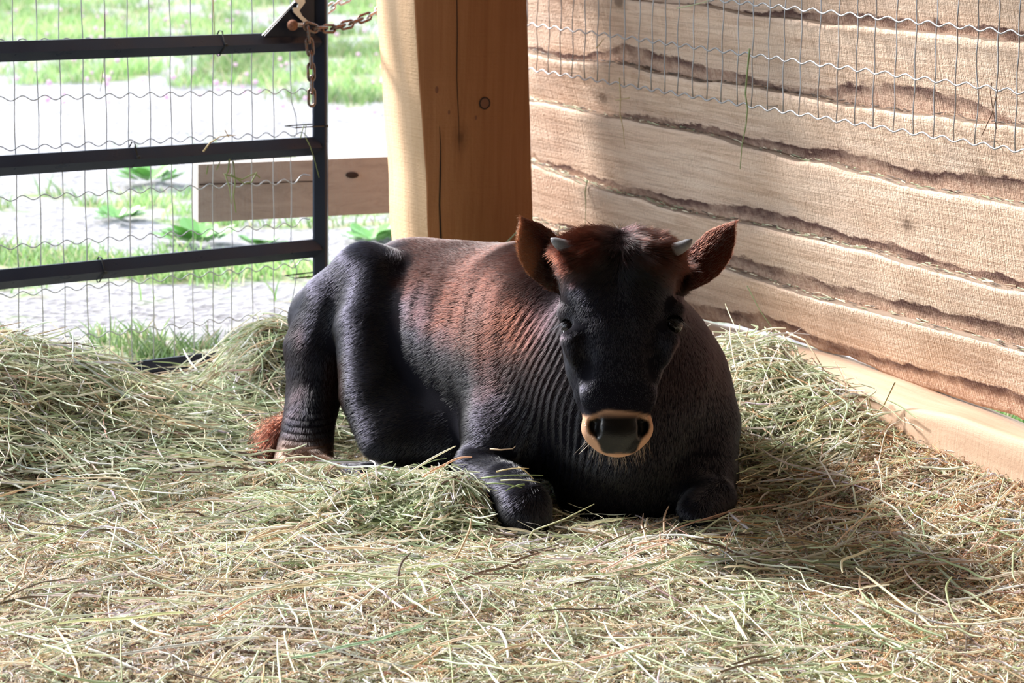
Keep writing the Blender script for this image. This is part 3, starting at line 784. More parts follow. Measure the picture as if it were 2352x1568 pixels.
BB = [(1222, 628), (1400, 680), (1600, 733), (1758, 765), (1876, 808), (1936, 820), (1987, 842), (2074, 879), (2232, 931), (2352, 970)]
S0 = ws(CORNER) - .10; S1 = ws(wp(2352, 300)) + 3.0
ss = np.unique(np.concatenate([np.linspace(S0, .35, 560), np.linspace(.35, S1, 120)]))
def prof(pts, seed):
    s, z = curve_px(pts); o = np.argsort(s); s, z = s[o], z[o]
    k = np.polyfit(s, z, 1); zz = np.interp(ss, s, z)
    m_ = (np.polyval([k[0] * .3, z[-1] - k[0] * .3 * s[-1]], ss))
    zz = np.where(ss > s[-1], z[-1] + (ss - s[-1]) * k[0] * .2, zz); zz = np.where(ss < s[0], z[0] + (ss - s[0]) * k[0], zz)
    ker = np.hanning(9); ker /= ker.sum(); zz = np.convolve(np.pad(zz, 4, mode='edge'), ker, 'valid')
    q = np.stack([ss, ss * 0 + seed * 3.1, ss * 0], -1)
    return zz + .0030 * noise(q, 11, seed) + .0011 * noise(q, 60, seed + 40)
tops = [prof(c, i + 1) for i, c in enumerate([B1, B2, B3, B4, B5])]
bot = prof(BB, 9)
pitch_ = np.mean([np.mean(tops[i] - tops[i + 1]) for i in range(4)])
edges = [tops[0] + pitch_ * k + .006 * noise(np.stack([ss, ss * 0 + k * 7.7, ss * 0], -1), 3, 70 + k) for k in range(12, 0, -1)] + tops + [bot]
wall = root('wall_right', (CORNER[0], CORNER[1], 0), kind='structure')
WANE = {11: ([-1.5, -.6, 0, .4], [0, 0, .012, .02]), 12: None}
def wane_for(i):
    # visible strip of wane (metres above the lower neighbour's edge) along the wall
    nb = len(edges) - 1
    k = i - (nb - 6)          # 0: board above B1's edge, 1: B1 .. 5: B5
    xs = [1213, 1350, 1440, 1540, 1650, 1750, 1850, 1950, 2100, 2250, 2352]
    T = {0: [0, 0, 0, 0, 0, .012, .02, .02, .022, .025, .02],
         1: [.01, .02, .045, .042, .030, .012, .008, .045, .050, .035, .005],
         2: [.0, .0, .012, .016, .016, .020, .026, .030, .030, .040, .045],
         3: [.015, .02, .018, .024, .032, .032, .030, .022, .020, .018, .016],
         4: [.0, .01, .01, .02, .026, .034, .034, .030, .034, .036, .036],
         5: [.02, .02, .02, .03, .034, .040, .036, .020, .045, .050, .048]}
    if k not in T: return .012 + .02 * noise(np.stack([ss, ss * 0 + i, ss * 0], -1), 1.5, 80)
    sx = [ws(wp(x, 400)) for x in xs]
    return np.interp(ss, sx, T[k])
TH = .026; NVB = 22
for i in range(len(edges) - 1):
    top, low = edges[i], edges[i + 1]
    last = i == len(edges) - 2
    zb = low - (.045 if not last else 0.0)
    n = len(ss); vs = []; uvs = []; wn_ = []
    wv_ = wane_for(i)
    q0 = np.stack([ss, ss * 0 + i * 5.3, ss * 0], -1)
    for j in range(NVB):
        t = j / (NVB - 1)                                   # 0 top .. 1 bottom
        z = top + (zb - top) * t
        hgt = np.maximum(top - zb, .05)
        off = .048 - .048 * (top - z) / hgt                   # the top edge stands proud, the foot tucks behind the next board
        rnd = .0035 * np.exp(-(top - z) / .004)
        rel = .0014 * noise(np.stack([ss, z, ss * 0 + i], -1), 14, 90) - .002 * sst(0, .02, wv_ - (z - low)) * (1 if not last else 1.2)
        o_ = off - rnd + rel
        vs.append(W0[None] + WD[None] * ss[:, None] + WN[None] * (o_ - .012)[:, None] * 1.0); vs[-1][:, 2] = z
        uvs.append(np.stack([ss + i * 3.37, z + i * 1.91], 1)); wn_.append(wv_ - (z - low))
    # top face, back, bottom
    for (oo, z, jj) in ((.004, top + .0005, 0), (.004, zb, NVB - 1)):
        v_ = W0[None] + WD[None] * ss[:, None] + WN[None] * (oo - .012 - (0.0 if jj == 0 else TH)); v_[:, 2] = z
        vs.append(v_); uvs.append(np.stack([ss + i * 3.37, z + .5 + i], 1)); wn_.append(np.full(n, -.05))
    V = np.concatenate(vs); n_r = NVB + 2
    order = [NVB] + list(range(NVB)) + [NVB + 1]            # back-top, front rows, back-bottom
    idx = [np.arange(n) + k * n for k in order]
    Q = [np.stack([a[:-1], a[1:], b_[1:], b_[:-1]], 1) for a, b_ in zip(idx, idx[1:] + idx[:1])]
    mk('board', V, np.concatenate(Q)[:, ::-1], M_BOARD, wall, smooth=False, uv=np.concatenate(uvs), attrs={'wane': ('FLOAT', np.concatenate(wn_))})
# bark shreds and hay crumbs on the ledges
for i, (src, nn, nm, lab) in enumerate([(B2, 260, 'bark_shreds', 'dark bark shreds and hay crumbs on the ledge above the third board'), (B3, 240, 'ledge_crumbs', 'hay crumbs caught on the board ledge just under the wire panel'), (B4, 380, 'ledge_crumbs', 'hay crumbs caught on the middle board ledge behind the calf ears'), (B5, 300, 'ledge_crumbs', 'hay crumbs caught on the lowest board ledge')]):
    tp = tops[i + 1]; s = S0 + .1 + (.35 - S0) * rng.random(nn) ** 1.3; z = np.interp(s, ss, tp)
    K = 4; t = np.linspace(-.5, .5, K); L = .006 + .03 * rng.random(nn) ** 2
    th = rng.standard_normal(nn) * .25
    sl2 = np.gradient(tp, ss); sl3 = np.interp(s, ss, sl2)
    pt = W0[None, None] + WD[None, None] * (s[:, None] + L[:, None] * t * np.cos(th)[:, None])[..., None] + WN[None, None] * (.0 + .030 * rng.random(nn)[:, None] + 0 * t)[..., None]
    pt[..., 2] = z[:, None] + .001 + (L[:, None] * t) * (sl3 + th * .3)[:, None] + .002 * rng.random(nn)[:, None] + .0015
    cols = PAL[rng.choice([0, 2, 3, 6, 8, 8] if i else [8, 8, 8, 6], nn)] * (.7 + .5 * rng.random((nn, 1)))
    props(hair_object(nm, pt, np.tile([.0006, .001, .001, .0005], (nn, 1)), cols, M_HAY), lab, 'debris', kind='stuff')

# sill beam along the foot of the wall
SF = [(1600, 800), (1700, 822), (1830, 862), (1932, 893), (2000, 912), (2074, 931), (2193, 958), (2352, 1014)]       # front top arris
SBk = [(1600, 742), (1758, 782), (1908, 822), (1987, 850), (2114, 897), (2232, 940), (2352, 992)]
def sill_prof(pts, off):
    q = np.array([wp(x, y, off) for x, y in pts]); s = (q - W0) @ WD; z = q[:, 2]; o = np.argsort(s); return s[o], z[o]
sF, zF = sill_prof(SF, .105); sB, zB = sill_prof(SBk, .005)
st = np.unique(np.concatenate([np.linspace(S0, .4, 240), np.linspace(.4, S1, 60)]))
zf = np.interp(st, sF, zF); zb_ = np.interp(st, sB, zB)
nf = .004 * noise(np.stack([st, st * 0, st * 0], -1), 7, 101)
zf = zf + nf; zb_ = zb_ + nf * .5
rows = []; prof_off = [(-.03, zb_ - .03), (-.03, zb_), (.01, zb_ + .001), (.04, zb_ * .65 + zf * .35 + .002), (.075, zb_ * .3 + zf * .7 + .002), (.100, zf + .0005), (.107, zf - .005), (.108, zf - .02), (.110, zf - .06), (.110, zf * 0 - .08), (-.03, zf * 0 - .08)]
uvs = []; arc = 0
for k, (o_, z) in enumerate(prof_off):
    wob = (.006 * noise(np.stack([st, st * 0 + 4, st * 0], -1), 4, 103)) * (1 if o_ > .06 else 0)
    v_ = W0[None] + WD[None] * st[:, None] + WN[None] * (o_ + wob)[:, None]; v_[:, 2] = z; rows.append(v_); arc += .03; uvs.append(np.stack([st, st * 0 + arc], 1))
n = len(st); idx = [np.arange(n) + k * n for k in range(len(rows))]
Q = np.concatenate([np.stack([a[:-1], a[1:], b_[1:], b_[:-1]], 1) for a, b_ in zip(idx, idx[1:] + idx[:1])])
props(mk('baseboard_right', np.concatenate(rows), Q, M_SILL, uv=np.concatenate(uvs)), kind='structure')

# ------------------------------------------------------------------ corner post
def edge_line(pa, pb, n, off):
    """world points down a picture line on the plane with normal n through CORNER + off"""
    return onplane(*pa, CORNER + off, n), onplane(*pb, CORNER + off, n)
# front face stands square to the wall; left face parallel to the wall
PN = -WD * 1.0; PN = PN if PN[1] < 0 else -PN                # toward the camera
PF = P(1217, 300, 5.30)
def pf(px, py): return onplane(px, py, PF, PN)
ze = np.linspace(-.1, 2.5, 90)
def xs_at(a, b):
    A, B_ = pf(*a), pf(*b); lat = lambda p: float(np.dot(p - PF, WN))
    return lambda z: lat(A) + (lat(B_) - lat(A)) * (z - A[2]) / (B_[2] - A[2])
lR = xs_at((1208, 0), (1221, 480)); lL = xs_at((957, 60), (987, 555))
DEPTH = .20
rows = []
nzp = np.stack([ze, ze * 0, ze * 0], -1)
for z, n1, n2 in zip(ze, noise(nzp, 9, 111), noise(nzp, 9, 112)):
    r_, l_ = lR(z) - .002, lL(z) + .0025 * n1
    a = PF + WN * r_; b_ = PF + WN * l_ ; c = b_ - PN * DEPTH + WN * .002 * n2; d = a - PN * DEPTH
    ch = .003
    rows.append([[a[0], a[1], z], [*(b_ - WN * ch)[:2], z], [*(b_ - PN * ch)[:2], z], [c[0], c[1], z], [d[0], d[1], z]])
rows = np.array(rows); nr = len(ze); ii = np.arange(nr * 5).reshape(nr, 5)
Q = np.concatenate([np.stack([ii[:-1, k], ii[:-1, (k + 1) % 5], ii[1:, (k + 1) % 5], ii[1:, k]], 1) for k in range(5)])
post = root('timber_post', (PF[0] + .1, PF[1] + .1, -.1), 'thick square sawn timber post in the corner between gate and board wall', 'post')
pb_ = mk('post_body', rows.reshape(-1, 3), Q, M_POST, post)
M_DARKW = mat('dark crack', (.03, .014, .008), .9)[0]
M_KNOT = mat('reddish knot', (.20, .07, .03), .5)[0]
M_POSTSIDE_LIT = wood('rough sawn sunlit post side', 'Object', (.64, .43, .27), (.56, .36, .21), (.40, .23, .125), 2, False, False, .6, 12)  # rough sawn left face, its paler colour standing in for sunlight
pb_.data.materials.append(M_POSTSIDE_LIT)
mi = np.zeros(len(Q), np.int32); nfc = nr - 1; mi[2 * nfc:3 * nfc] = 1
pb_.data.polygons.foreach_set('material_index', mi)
# drying checks and the round plug
def check(pts, wds):
    vs, fs = [], []
    for (x, y), wd in zip(pts, wds):
        p = pf(x, y) + PN * .0008; vs += [p - WN * wd, p + PN * .0004, p + WN * wd]
    for i in range(len(pts) - 1):
        a = i * 3; fs += [(a, a + 1, a + 4, a + 3), (a + 1, a + 2, a + 5, a + 4)]
    mk('drying_crack', vs, fs, M_DARKW, post)
check([(1009, 290), (1012, 340), (1011, 400), (1009, 470), (1012, 540), (1013, 575)], [.0004, .0014, .0022, .0022, .0026, .002])
check([(1049, -10), (1050, 80), (1049, 180), (1053, 270), (1055, 350)], [.0013, .0013, .0011, .0008, .0002])
def disc(px, py, r, n=28, ring=True):
    c = pf(px, py); mb = MB()
    ps = [c + PN * .001 + WN * r * math.cos(2 * math.pi * k / n) + UP * r * math.sin(2 * math.pi * k / n) for k in range(n)]
    mb.tube(ps, .0016, 6, closed=True).build('knot_ring', M_DARKW, post, True)
    vs = [c + PN * .0012] + [c + PN * .0008 + WN * r * .95 * math.cos(2 * math.pi * k / n) + UP * r * .95 * math.sin(2 * math.pi * k / n) for k in range(n)]
    mk('knot', vs, [(0, 1 + k, 1 + (k + 1) % n) for k in range(n)], M_KNOT, post)
disc(1113, 237, .0125)
for (x, y, r) in ((1003, 206, .006), (1031, 258, .004), (1093, 270, .004)):
    c = pf(x, y); nn = 14
    vs = [c + PN * .001] + [c + PN * .0006 + WN * r * .7 * math.cos(2 * math.pi * k / nn) + UP * r * 1.3 * math.sin(2 * math.pi * k / nn) for k in range(nn)]
    mk('knot', vs, [(0, 1 + k, 1 + (k + 1) % nn) for k in range(nn)], M_KNOT, post)

q0_ = PF + WN * (lR(1.0) + .02) - PN * (DEPTH + .002)  # unseen block added behind the post to keep sun off the wall corner
mb = MB(); a_ = q0_ + WN * .0; 
cs_ = [a_, a_ + WN * .09, a_ + WN * .09 - PN * .12, a_ - PN * .12]
vs = [[p[0], p[1], z] for z in (-.1, 2.5) for p in cs_]
props(mk('sun_blocker_1', vs, [(0, 1, 2, 3), (7, 6, 5, 4), (0, 4, 5, 1), (1, 5, 6, 2), (2, 6, 7, 3), (3, 7, 4, 0)], M_POST), kind='structure')
# grey plank bolted behind the post
YP = 5.62
tl, bl, trr, brr = P(455, 378, YP), P(455, 511, YP), P(915, 359, YP + .12), P(915, 488, YP + .12)
pk = MB(); dn = unit(np.cross(trr - tl, UP)); dn = dn if dn[1] > 0 else -dn; ext = unit(trr - tl) * .12; sk = unit(tl - trr) * .0
eL = np.array([-.012, .03, 0])
cs = [tl, bl, brr + ext, trr + ext]; back = [p + dn * .045 + (eL if k < 2 else 0) for k, p in enumerate(cs)]
pk.add(cs + back, [(0, 1, 2, 3), (7, 6, 5, 4), (0, 4, 5, 1), (3, 7, 4, 0), (1, 5, 6, 2), (2, 6, 7, 3)])
plank = root('fence_plank', tuple((tl + brr) / 2 - UP * .1), 'weathered grey plank fixed to the post, seen through the gate mesh', 'plank')
pk.build('plank_body', M_GREY, plank)
g_ = MB(); A, B_ = P(458, 424, YP - .003), P(720, 417, YP + .058); g_.tube([A + (B_ - A) * t + UP * .001 * math.sin(9 * t) for t in np.linspace(0, 1, 12)], .0016, 5).build('crack', M_DARKW, plank)
g_ = MB(); c = P(809, 402, YP + .085); g_.add(*uvball(c, .016, 12, 8, (1, .12, .5))).build('knot', M_DARKW, plank, True)

# ------------------------------------------------------------------ gate
gate = root('metal_gate', tuple(gp(737, 700) * np.array([1, 1, 0])), 'black tubular steel farm gate lined with galvanised wire mesh', 'gate')
DIRG = GD
def rail(px0, yt0, px1, yt1, zr, name='rail', hw=.0215):
    """diamond-set square tube; given the picture's ridge line"""
    A = gp(px0, yt0, .02); B_ = gp(px1, yt1, .02)
    d = unit(B_ - A); u_ = unit(np.cross(GN, d)); u_ = u_ if u_[2] > 0 else -u_
    prof_ = [(.0, .0), (.004, .004), (.0245, .0195 + .003), (.0225, .025), (-.020, .020), (-.030, .0), (-.020, -.020), (.001, -.021), (.004, -.019)]
    pr = [(.004, .0), (-.016, .0225), (-.020, .023), (-.042, .0), (-.020, -.0205), (-.016, -.020)]
    vs = [q + GN * a + u_ * b_ for q in (A, B_) for a, b_ in pr]; n = len(pr)
    mb = MB().add(vs, [(i, (i + 1) % n, n + (i + 1) % n, n + i) for i in range(n)] + [tuple(range(n)), tuple(range(n, 2 * n))[::-1]])
    return mb.build(name, M_BLACK, gate)
rail(-1400, 169, 738, 97, 0)
rail(-1400, 474, 738, 338, 0)
rail(-1400, 787, 738, 573, 0)
rail(-1400, 1073, 738, 804, 0)
# end stile
stl = MB(); A = gp(737, 890, 0); T_ = gp(734, -420, 0); T_ = A + UP * (T_[2] - A[2]) + (T_ - A) * np.array([1, 1, 0])
A = A * np.array([1, 1, 0]) + UP * .02
e1 = unit([1, -.03, 0]) * .0165; e2 = unit([.05, 1, 0]) * .018
c = (A + T_) / 2; stl.box(c, e1, e2, (T_ - A) / 2, .004); stl.build('stile', M_BLACK, gate)
# mesh
wm = MB(); WR = .00135
for x0, x1 in zip([-27, 28, 82, 134, 187, 239, 291, 340, 389, 438, 488, 532, 578, 628, 674], [-12, 43, 97, 149, 201, 251, 302, 352, 399, 444, 490, 533, 580, 629, 678]):
    ps = []
    for y in np.linspace(-260, 900, 34):
        x = x0 + (x1 - x0) * y / 700 + 1.2 * math.sin(y * .028 + x0)
        if x0 == 674: x += -8 + 20 * math.exp(-((y - 287) / 28) ** 2) + 16 * math.exp(-((y - 632) / 24) ** 2)
        ps.append(gp(x, y, -.032))
    wm.tube(ps, WR, 5)
for (xL, yL, xR, yR, e) in [(-40, -22, 712, -45, 0), (-40, 96, 712, 85, 0), (-40, 228, 712, 208, 0), (-40, 344, 712, 305, 8), (-40, 460, 712, 414, -18), (-40, 572, 712, 513, -16), (-40, 684, 712, 605, -12), (-40, 800, 712, 712, 0)]:
    ps = []
    for k in range(240):
        t = k / 239; x = xL + (xR - xL) * t; y = yL + (yR - yL) * t
        ph = 2 * math.pi * (x - 12) / (53 - 7 * t) * 1.0
        y += 5.5 * math.sin(ph) + (e * max(0, (x - 680) / 32) if x > 680 else 0)
        ps.append(gp(x, y, -.030))
    wm.tube(ps, WR, 5)
# carried on past the picture's left edge
for k in range(1, 18):
    ps = [gp(-27 - 55 * k, y, -.032) for y in (-260, 300, 1000)]; wm.tube(ps, WR, 5)
for y0 in (-22, 96, 228, 344, 460, 572, 684, 800):
    A = gp(-40, y0, -.03); ps = [A - GD * .008 * k + UP * .004 * math.sin(k * .9) for k in range(100)]; wm.tube(ps, WR, 5)
wm.build('wire_mesh', M_WIRE, gate, True)
# gusset plate and rusty bolt
gq = [gp(607, 84, .012), gp(700, -18, .012), gp(722, -18, .012), gp(722, 84, .012)]
gv_ = gq + [p - GN * .008 for p in gq]
MB().add(gv_, [(0, 1, 2, 3), (7, 6, 5, 4), (0, 4, 5, 1), (1, 5, 6, 2), (2, 6, 7, 3), (3, 7, 4, 0)]).build('gusset_plate', M_BLACK, gate)
ed = [gp(603, 82, .013), gp(700, -20, .013)]; MB().tube([ed[0] + (ed[1] - ed[0]) * t for t in np.linspace(0, 1, 6)], .0021, 6).build('plate_edge_highlight', M_SILVER, gate)['label'] = 'painted highlight along the plate edge'  # bright strip stands in for light catching the plate's thickness
bt = root('bolt', (0, 0, 0)); bt.parent = gate; bt.location = (0, 0, 0)
c = gp(672, 58, .035)
bpy.data.objects.remove(bt)
bo = mk('bolt', *uvball(c, .0125, 20, 14), M_RUST, gate, smooth=True); bo['label'] = 'rusty round bolt head'
MB().tube([c + GN * -.002, c + unit([.9, .3, 0]) * .022 + GN * -.006, c + unit([.9, .3, 0]) * .04 - GN * .03], .0055, 10).build('bolt_shank', M_SILVER, gate, True)
# latch hook plate
hk = [(682, -25), (700, -10), (698, 3), (690, 12), (683, 3), (675, 16), (681, 26), (690, 34), (706, 50), (704, 58), (688, 42), (676, 30), (671, 14), (676, 2)]
hk = [(674, -20), (698, -20), (701, 6), (688, 24), (694, 36), (707, 48), (709, 55), (703, 56), (688, 42), (674, 28), (673, 18), (683, 17), (686, 10), (674, -2)]
fr = [gp(x, y, .022) for x, y in hk]; n = len(fr); bk = [p - GN * .004 for p in fr]
MB().add(fr + bk, [tuple(range(n)), tuple(range(n, 2 * n))[::-1]] + [(i, (i + 1) % n, n + (i + 1) % n, n + i) for i in range(n)]).build('latch_hook', M_SILVER, gate)
# cable ties
def tie(px, py, slope=1, vertical=False, tail=None):
    c = gp(px, py, .018); mb = MB(); d = GD
    if not vertical:
        loop = [(.008, .0), (-.012, .029), (-.024, .030), (-.048, .0), (-.022, -.026), (-.014, -.024)]
        ps = [c + GN * a + UP * b_ + GD * (.10 * b_ * slope) for a, b_ in loop]
    else:
        loop = [(.004, .022), (.004, -.06), (-.04, -.06), (-.045, .024)]
        ps = [c + GN * a + GD * b_ for a, b_ in loop]
    mb.tube(ps, .0017, 5, closed=True); mb.box(ps[0] + GN * .002, GD * .003, UP * .003, GN * .003)
    if tail: 
        q = gp(*tail, .03); mb.tube([ps[0], q], .0013, 5)
    mb.build('cable_tie', M_PLASTIC, gate)
tie(514, 103); tie(313, 360, 1, False, (309, 336)); tie(237, 624); tie(728, 290, 1, True); tie(727, 633, 1, True)

# ------------------------------------------------------------------ chains
def link_mesh(c, d, nrm, L=.030, W=.0105, r=.0032):
    d = unit(d); nrm = unit(nrm - d * np.dot(nrm, d)); s = np.cross(d, nrm); ps = []
    for k in range(24):
        a = 2 * math.pi * k / 24; x, y = math.cos(a), math.sin(a)
        ps.append(c + s * W * .8 * y + d * ((L / 2 - W * .2) * (1 if x > 0 else -1) * .62 + W * .85 * x))
    return MB().tube(ps, r, 8, closed=True)
def chain(name, pts, label, material, L=.0395, silver_from=None):
    rt_ = root(name, tuple(pts[0]), label, 'chain')
    pts = [np.asarray(p) for p in pts]; seglen = [np.linalg.norm(b_ - a) for a, b_ in zip(pts, pts[1:])]; tot = sum(seglen); cum = np.concatenate([[0], np.cumsum(seglen)])
    n = int(round(tot / (L * .72)))
    for k in range(n):
        s = (k + .5) / n * tot; i = min(np.searchsorted(cum, s) - 1, len(seglen) - 1); i = max(i, 0)
        t = (s - cum[i]) / seglen[i]; c = pts[i] + (pts[i + 1] - pts[i]) * t; d = pts[i + 1] - pts[i]
        nr_ = GN if k % 2 == 0 else np.cross(unit(d), GN) + GN * .45
        mt_ = material if (silver_from is None or k < silver_from) else M_SILVER
        link_mesh(c, d, nr_, L).build('chain_link', mt_, rt_, True)
    return rt_
ch = [gp(716, 238, .05), gp(715, 180, .05), gp(713, 120, .05), gp(706, 60, .052), gp(724, 66, .05), gp(760, 66, .04), gp(800, 56, .03), gp(850, 36, .02), gp(915, -2, .0), gp(960, -40, 0)]
chain('chain', ch, 'rusty steel chain looped over the gate bolt, its loose end hanging down', M_CHAIN, .040, 13)
chain('chain', [gp(748, 26, -.04), gp(775, 6, -.05), gp(820, -14, -.06), gp(880, -50, -.06)], 'bright silver chain behind the top of the gate stile', M_SILVER, .040)

# ------------------------------------------------------------------ wire panel on the wall
wpn = root('wire_panel', tuple(wp(1800, 200, .06) * np.array([1, 1, 0]) + UP * .55), 'galvanised welded wire panel with crimped cross wires hung on the board wall', 'wire mesh')
OFF = .055
xsT = [1211, 1235, 1262, 1289, 1317, 1345, 1374, 1403, 1436, 1470, 1500, 1530, 1561, 1595, 1628, 1662, 1698, 1732, 1769, 1804, 1843, 1886, 1929, 1972, 2013, 2062, 2107, 2154, 2202, 2249, 2297, 2344, 2393, 2444]
up_ = MB(); cr_ = MB()
low = [(1213, 153), (1265, 166), (2335, 345), (2500, 371)]
for k, x in enumerate(xsT):
    ybot = np.interp(x, [q[0] for q in low], [q[1] for q in low]); ps = []
    for y in np.linspace(-560, ybot + 2, 26):
        xx = x - (y) * (.012 + .026 * (x - 1213) / 1130) + 1.6 * math.sin(y * .05 + k * 2.1)
        if k == 29: xx += 9 * math.exp(-((y - 245) / 40) ** 2)
        if k == 12: xx -= 3 * math.exp(-((y - 60) / 40) ** 2)
        ps.append(wp(xx, y, OFF + .0015))
    up_.tube(ps, .00125, 6)
sL = ws(wp(2470, 200))
for (ya, yb) in [(-160, -195), (-57, -59), (50 - 104, -34 + 0), ]:
    pass
lines = [((1213, 55), (2350, 212)), ((1213, 158), (2350, 347)), ((1213, -48), (2350, 77)), ((1213, -151), (2350, -58)), ((1213, -254), (2350, -193)), ((1213, -357), (2350, -328))]
xs_w = np.array([ws(wp(x, 150, OFF)) for x in xsT])
for (a, b_) in lines:
    A, B_ = wp(*a, OFF), wp(*b_, OFF); sa, sb = ws(A), ws(B_); ps = []
    for j in range(len(xs_w) - 1):
        for k in range(6):
            t = (j + k / 6); s = xs_w[j] + (xs_w[j + 1] - xs_w[j]) * k / 6
            z = A[2] + (B_[2] - A[2]) * (s - sa) / (sb - sa) - .0042 * math.cos(2 * math.pi * k / 6)
            ps.append(W0 + WD * s + WN * (OFF + .002) + UP * (z - W0[2]))
    cr_.tube(ps, .0017, 6)
up_.build('upright_wires', M_WIRE, wpn, True); cr_.build('crimped_wires', M_WIRE_W, wpn, True)
for x in (1300, 1760, 2260):
    p = wp(x, 158 + (x - 1213) * .166, OFF); MB().tube([p + UP * .004, p - WN * (OFF - .005) + UP * .004], .0012, 6).build('fixing_staple', M_WIRE, wpn)

# ------------------------------------------------------------------ straws caught on wire and rails
def stalk(name, pts3, r, col, label, side=()):
    m_, nt_2, b2 = mat('stalk', col, .6)
    mb = MB(); n = len(pts3); mb.tube(pts3, [r * (1 - .6 * (k / (n - 1))) for k in range(n)], 6)
    for s in side: mb.tube(s, r * .7, 5)
    o = mb.build(name, m_, None, True); props(o, label, 'hay stalk'); return o
G_ = (.25, .33, .13); T2 = (.55, .42, .22); BR = (.16, .09, .05)
stalk('hay_stalk', [wp(x, y, .068) for x, y in ((1722, 112), (1717, 160), (1712, 215), (1717, 250), (1713, 290), (1704, 335), (1700, 388))], .0022, G_, 'long green stalk hanging from the middle of the wire panel')
stalk('hay_stalk', [wp(x, y, .066) for x, y in ((1423, 178), (1425, 225), (1424, 262), (1432, 300), (1434, 334))], .0018, T2, 'tan stalk hanging from the wire panel close to the post', [[wp(1414, 230, .067), wp(1445, 225, .066)]])
stalk('hay_stalk', [wp(x, y, .066) for x, y in ((2277, 190), (2275, 215), (2282, 262), (2290, 300))], .0012, BR, 'thin brown twig crossing the wire near the right picture edge', [[wp(2292, 204, .067), wp(2278, 262, .067), wp(2256, 309, .066)]])
stalk('hay_stalk', [wp(x, y, .066) for x, y in ((1555, 19), (1590, 12), (1622, 4), (1640, -6))], .0016, (.5, .5, .3), 'pale straw caught on the topmost visible crimped wire')
stalk('hay_stalk', [wp(x, y, .066) for x, y in ((1370, 110), (1380, 98), (1388, 88))], .0018, T2, 'short straw stub on the crimped wire near the post')
stalk('hay_stalk', [wp(x, y, .035) for x, y in ((1349, 413), (1344, 440), (1346, 480), (1344, 520))], .0015, G_, 'green blade dangling from a board ledge above the left ear')
stalk('hay_stalk', [wp(x, y, .035) for x, y in ((1716, 656), (1745, 712), (1775, 755), (1795, 800))], .0011, G_, 'thin green seed stalk leaning on the lowest board right of the calf')
stalk('hay_stalk', [wp(x, y, .11) for x, y in ((1807, 763), (1850, 782), (1870, 812), (1898, 858))], .0022, (.62, .5, .34), 'thick pale straw leaning on the sill beam')
stalk('hay_stalk', [wp(x, y, .12) for x, y in ((2055, 878), (2030, 930), (2005, 960), (1940, 985), (1900, 1000))], .0017, (.55, .5, .28), 'bent straw standing up against the sill beam', [[wp(1995, 912, .13), wp(2000, 940, .12), wp(2010, 960, .12)]])
stalk('hay_stalk', [gp(x, y, .045) for x, y in ((690, 318), (697, 290), (703, 287), (700, 312), (712, 335), (722, 365), (733, 408))], .0014, G_, 'green stalk curled over the middle gate rail by the stile')
stalk('hay_stalk', [gp(x, y, .04) for x, y in ((467, 348), (482, 328), (505, 314), (524, 312), (541, 311))], .0018, T2, 'tan straw sticking up from the middle gate rail', [[gp(516, 298, .04), gp(526, 316, .04)]])
stalk('hay_stalk', [gp(x, y, .03) for x, y in ((527, 365), (524, 392), (518, 404), (527, 430), (531, 468))], .0022, G_, 'knot of green hay hanging under the middle gate rail before the plank',
      [[gp(515, 400, .03), gp(555, 412, .03), gp(585, 398, .03), gp(597, 408, .03)], [gp(530, 400, .03), gp(560, 422, .03), gp(578, 418, .03), gp(590, 395, .03)], [gp(536, 370, .03), gp(540, 420, .03), gp(536, 450, .03), gp(542, 488, .03)], [gp(478, 380, .03), gp(474, 400, .03)], [gp(505, 372, .03), gp(497, 390, .03)]])
stalk('hay_stalk', [gp(x, y, -.028) for x, y in ((489, -40), (490, 20), (493, 80), (491, 140))], .0016, T2, 'tan stalk wound down a gate mesh wire above the top rail')
stalk('hay_stalk', [gp(x, y, -.028) for x, y in ((240, 32), (241, 90), (238, 150), (230, 210))], .0011, BR, 'thin brown twig hanging on the gate mesh through the top rail')
stalk('hay_stalk', [P(x, y, Y) for x, y, Y in ((1125, 1031, 4.02), (1150, 1033, 4.02), (1178, 1030, 4.02), (1184, 1024, 4.015))], .0019, (.6, .42, .27), 'short tan straw lying on the shoulder of the calf')
stalk('hay_stalk', [P(x, y, Y) for x, y, Y in ((1215, 1236, 3.80), (1225, 1218, 3.80), (1280, 1198, 3.80), (1300, 1190, 3.80), (1365, 1157, 3.80))], .0018, (.5, .5, .28), 'pale stalk rising in front of the calf knee')

for k, (ax_, ay_, bx_, by_, c_) in enumerate([(1105, 1098, 1248, 1092, G_), (1140, 1083, 1215, 1076, T2), (1118, 1110, 1200, 1120, G_), (1190, 1072, 1225, 1100, T2), (1150, 1103, 1240, 1108, (.62, .6, .4)), (1205, 1112, 1160, 1128, G_)]):
    ps = [P(ax_ + (bx_ - ax_) * t, ay_ + (by_ - ay_) * t - 4 * math.sin(3 * t), 3.875 - .01 * t) for t in np.linspace(0, 1, 5)]
    o = stalk('hay_stalk', ps, .0017, c_, 'loose hay stalk lying across the folded knee of the calf'); o['group'] = 'stalks across the knee'

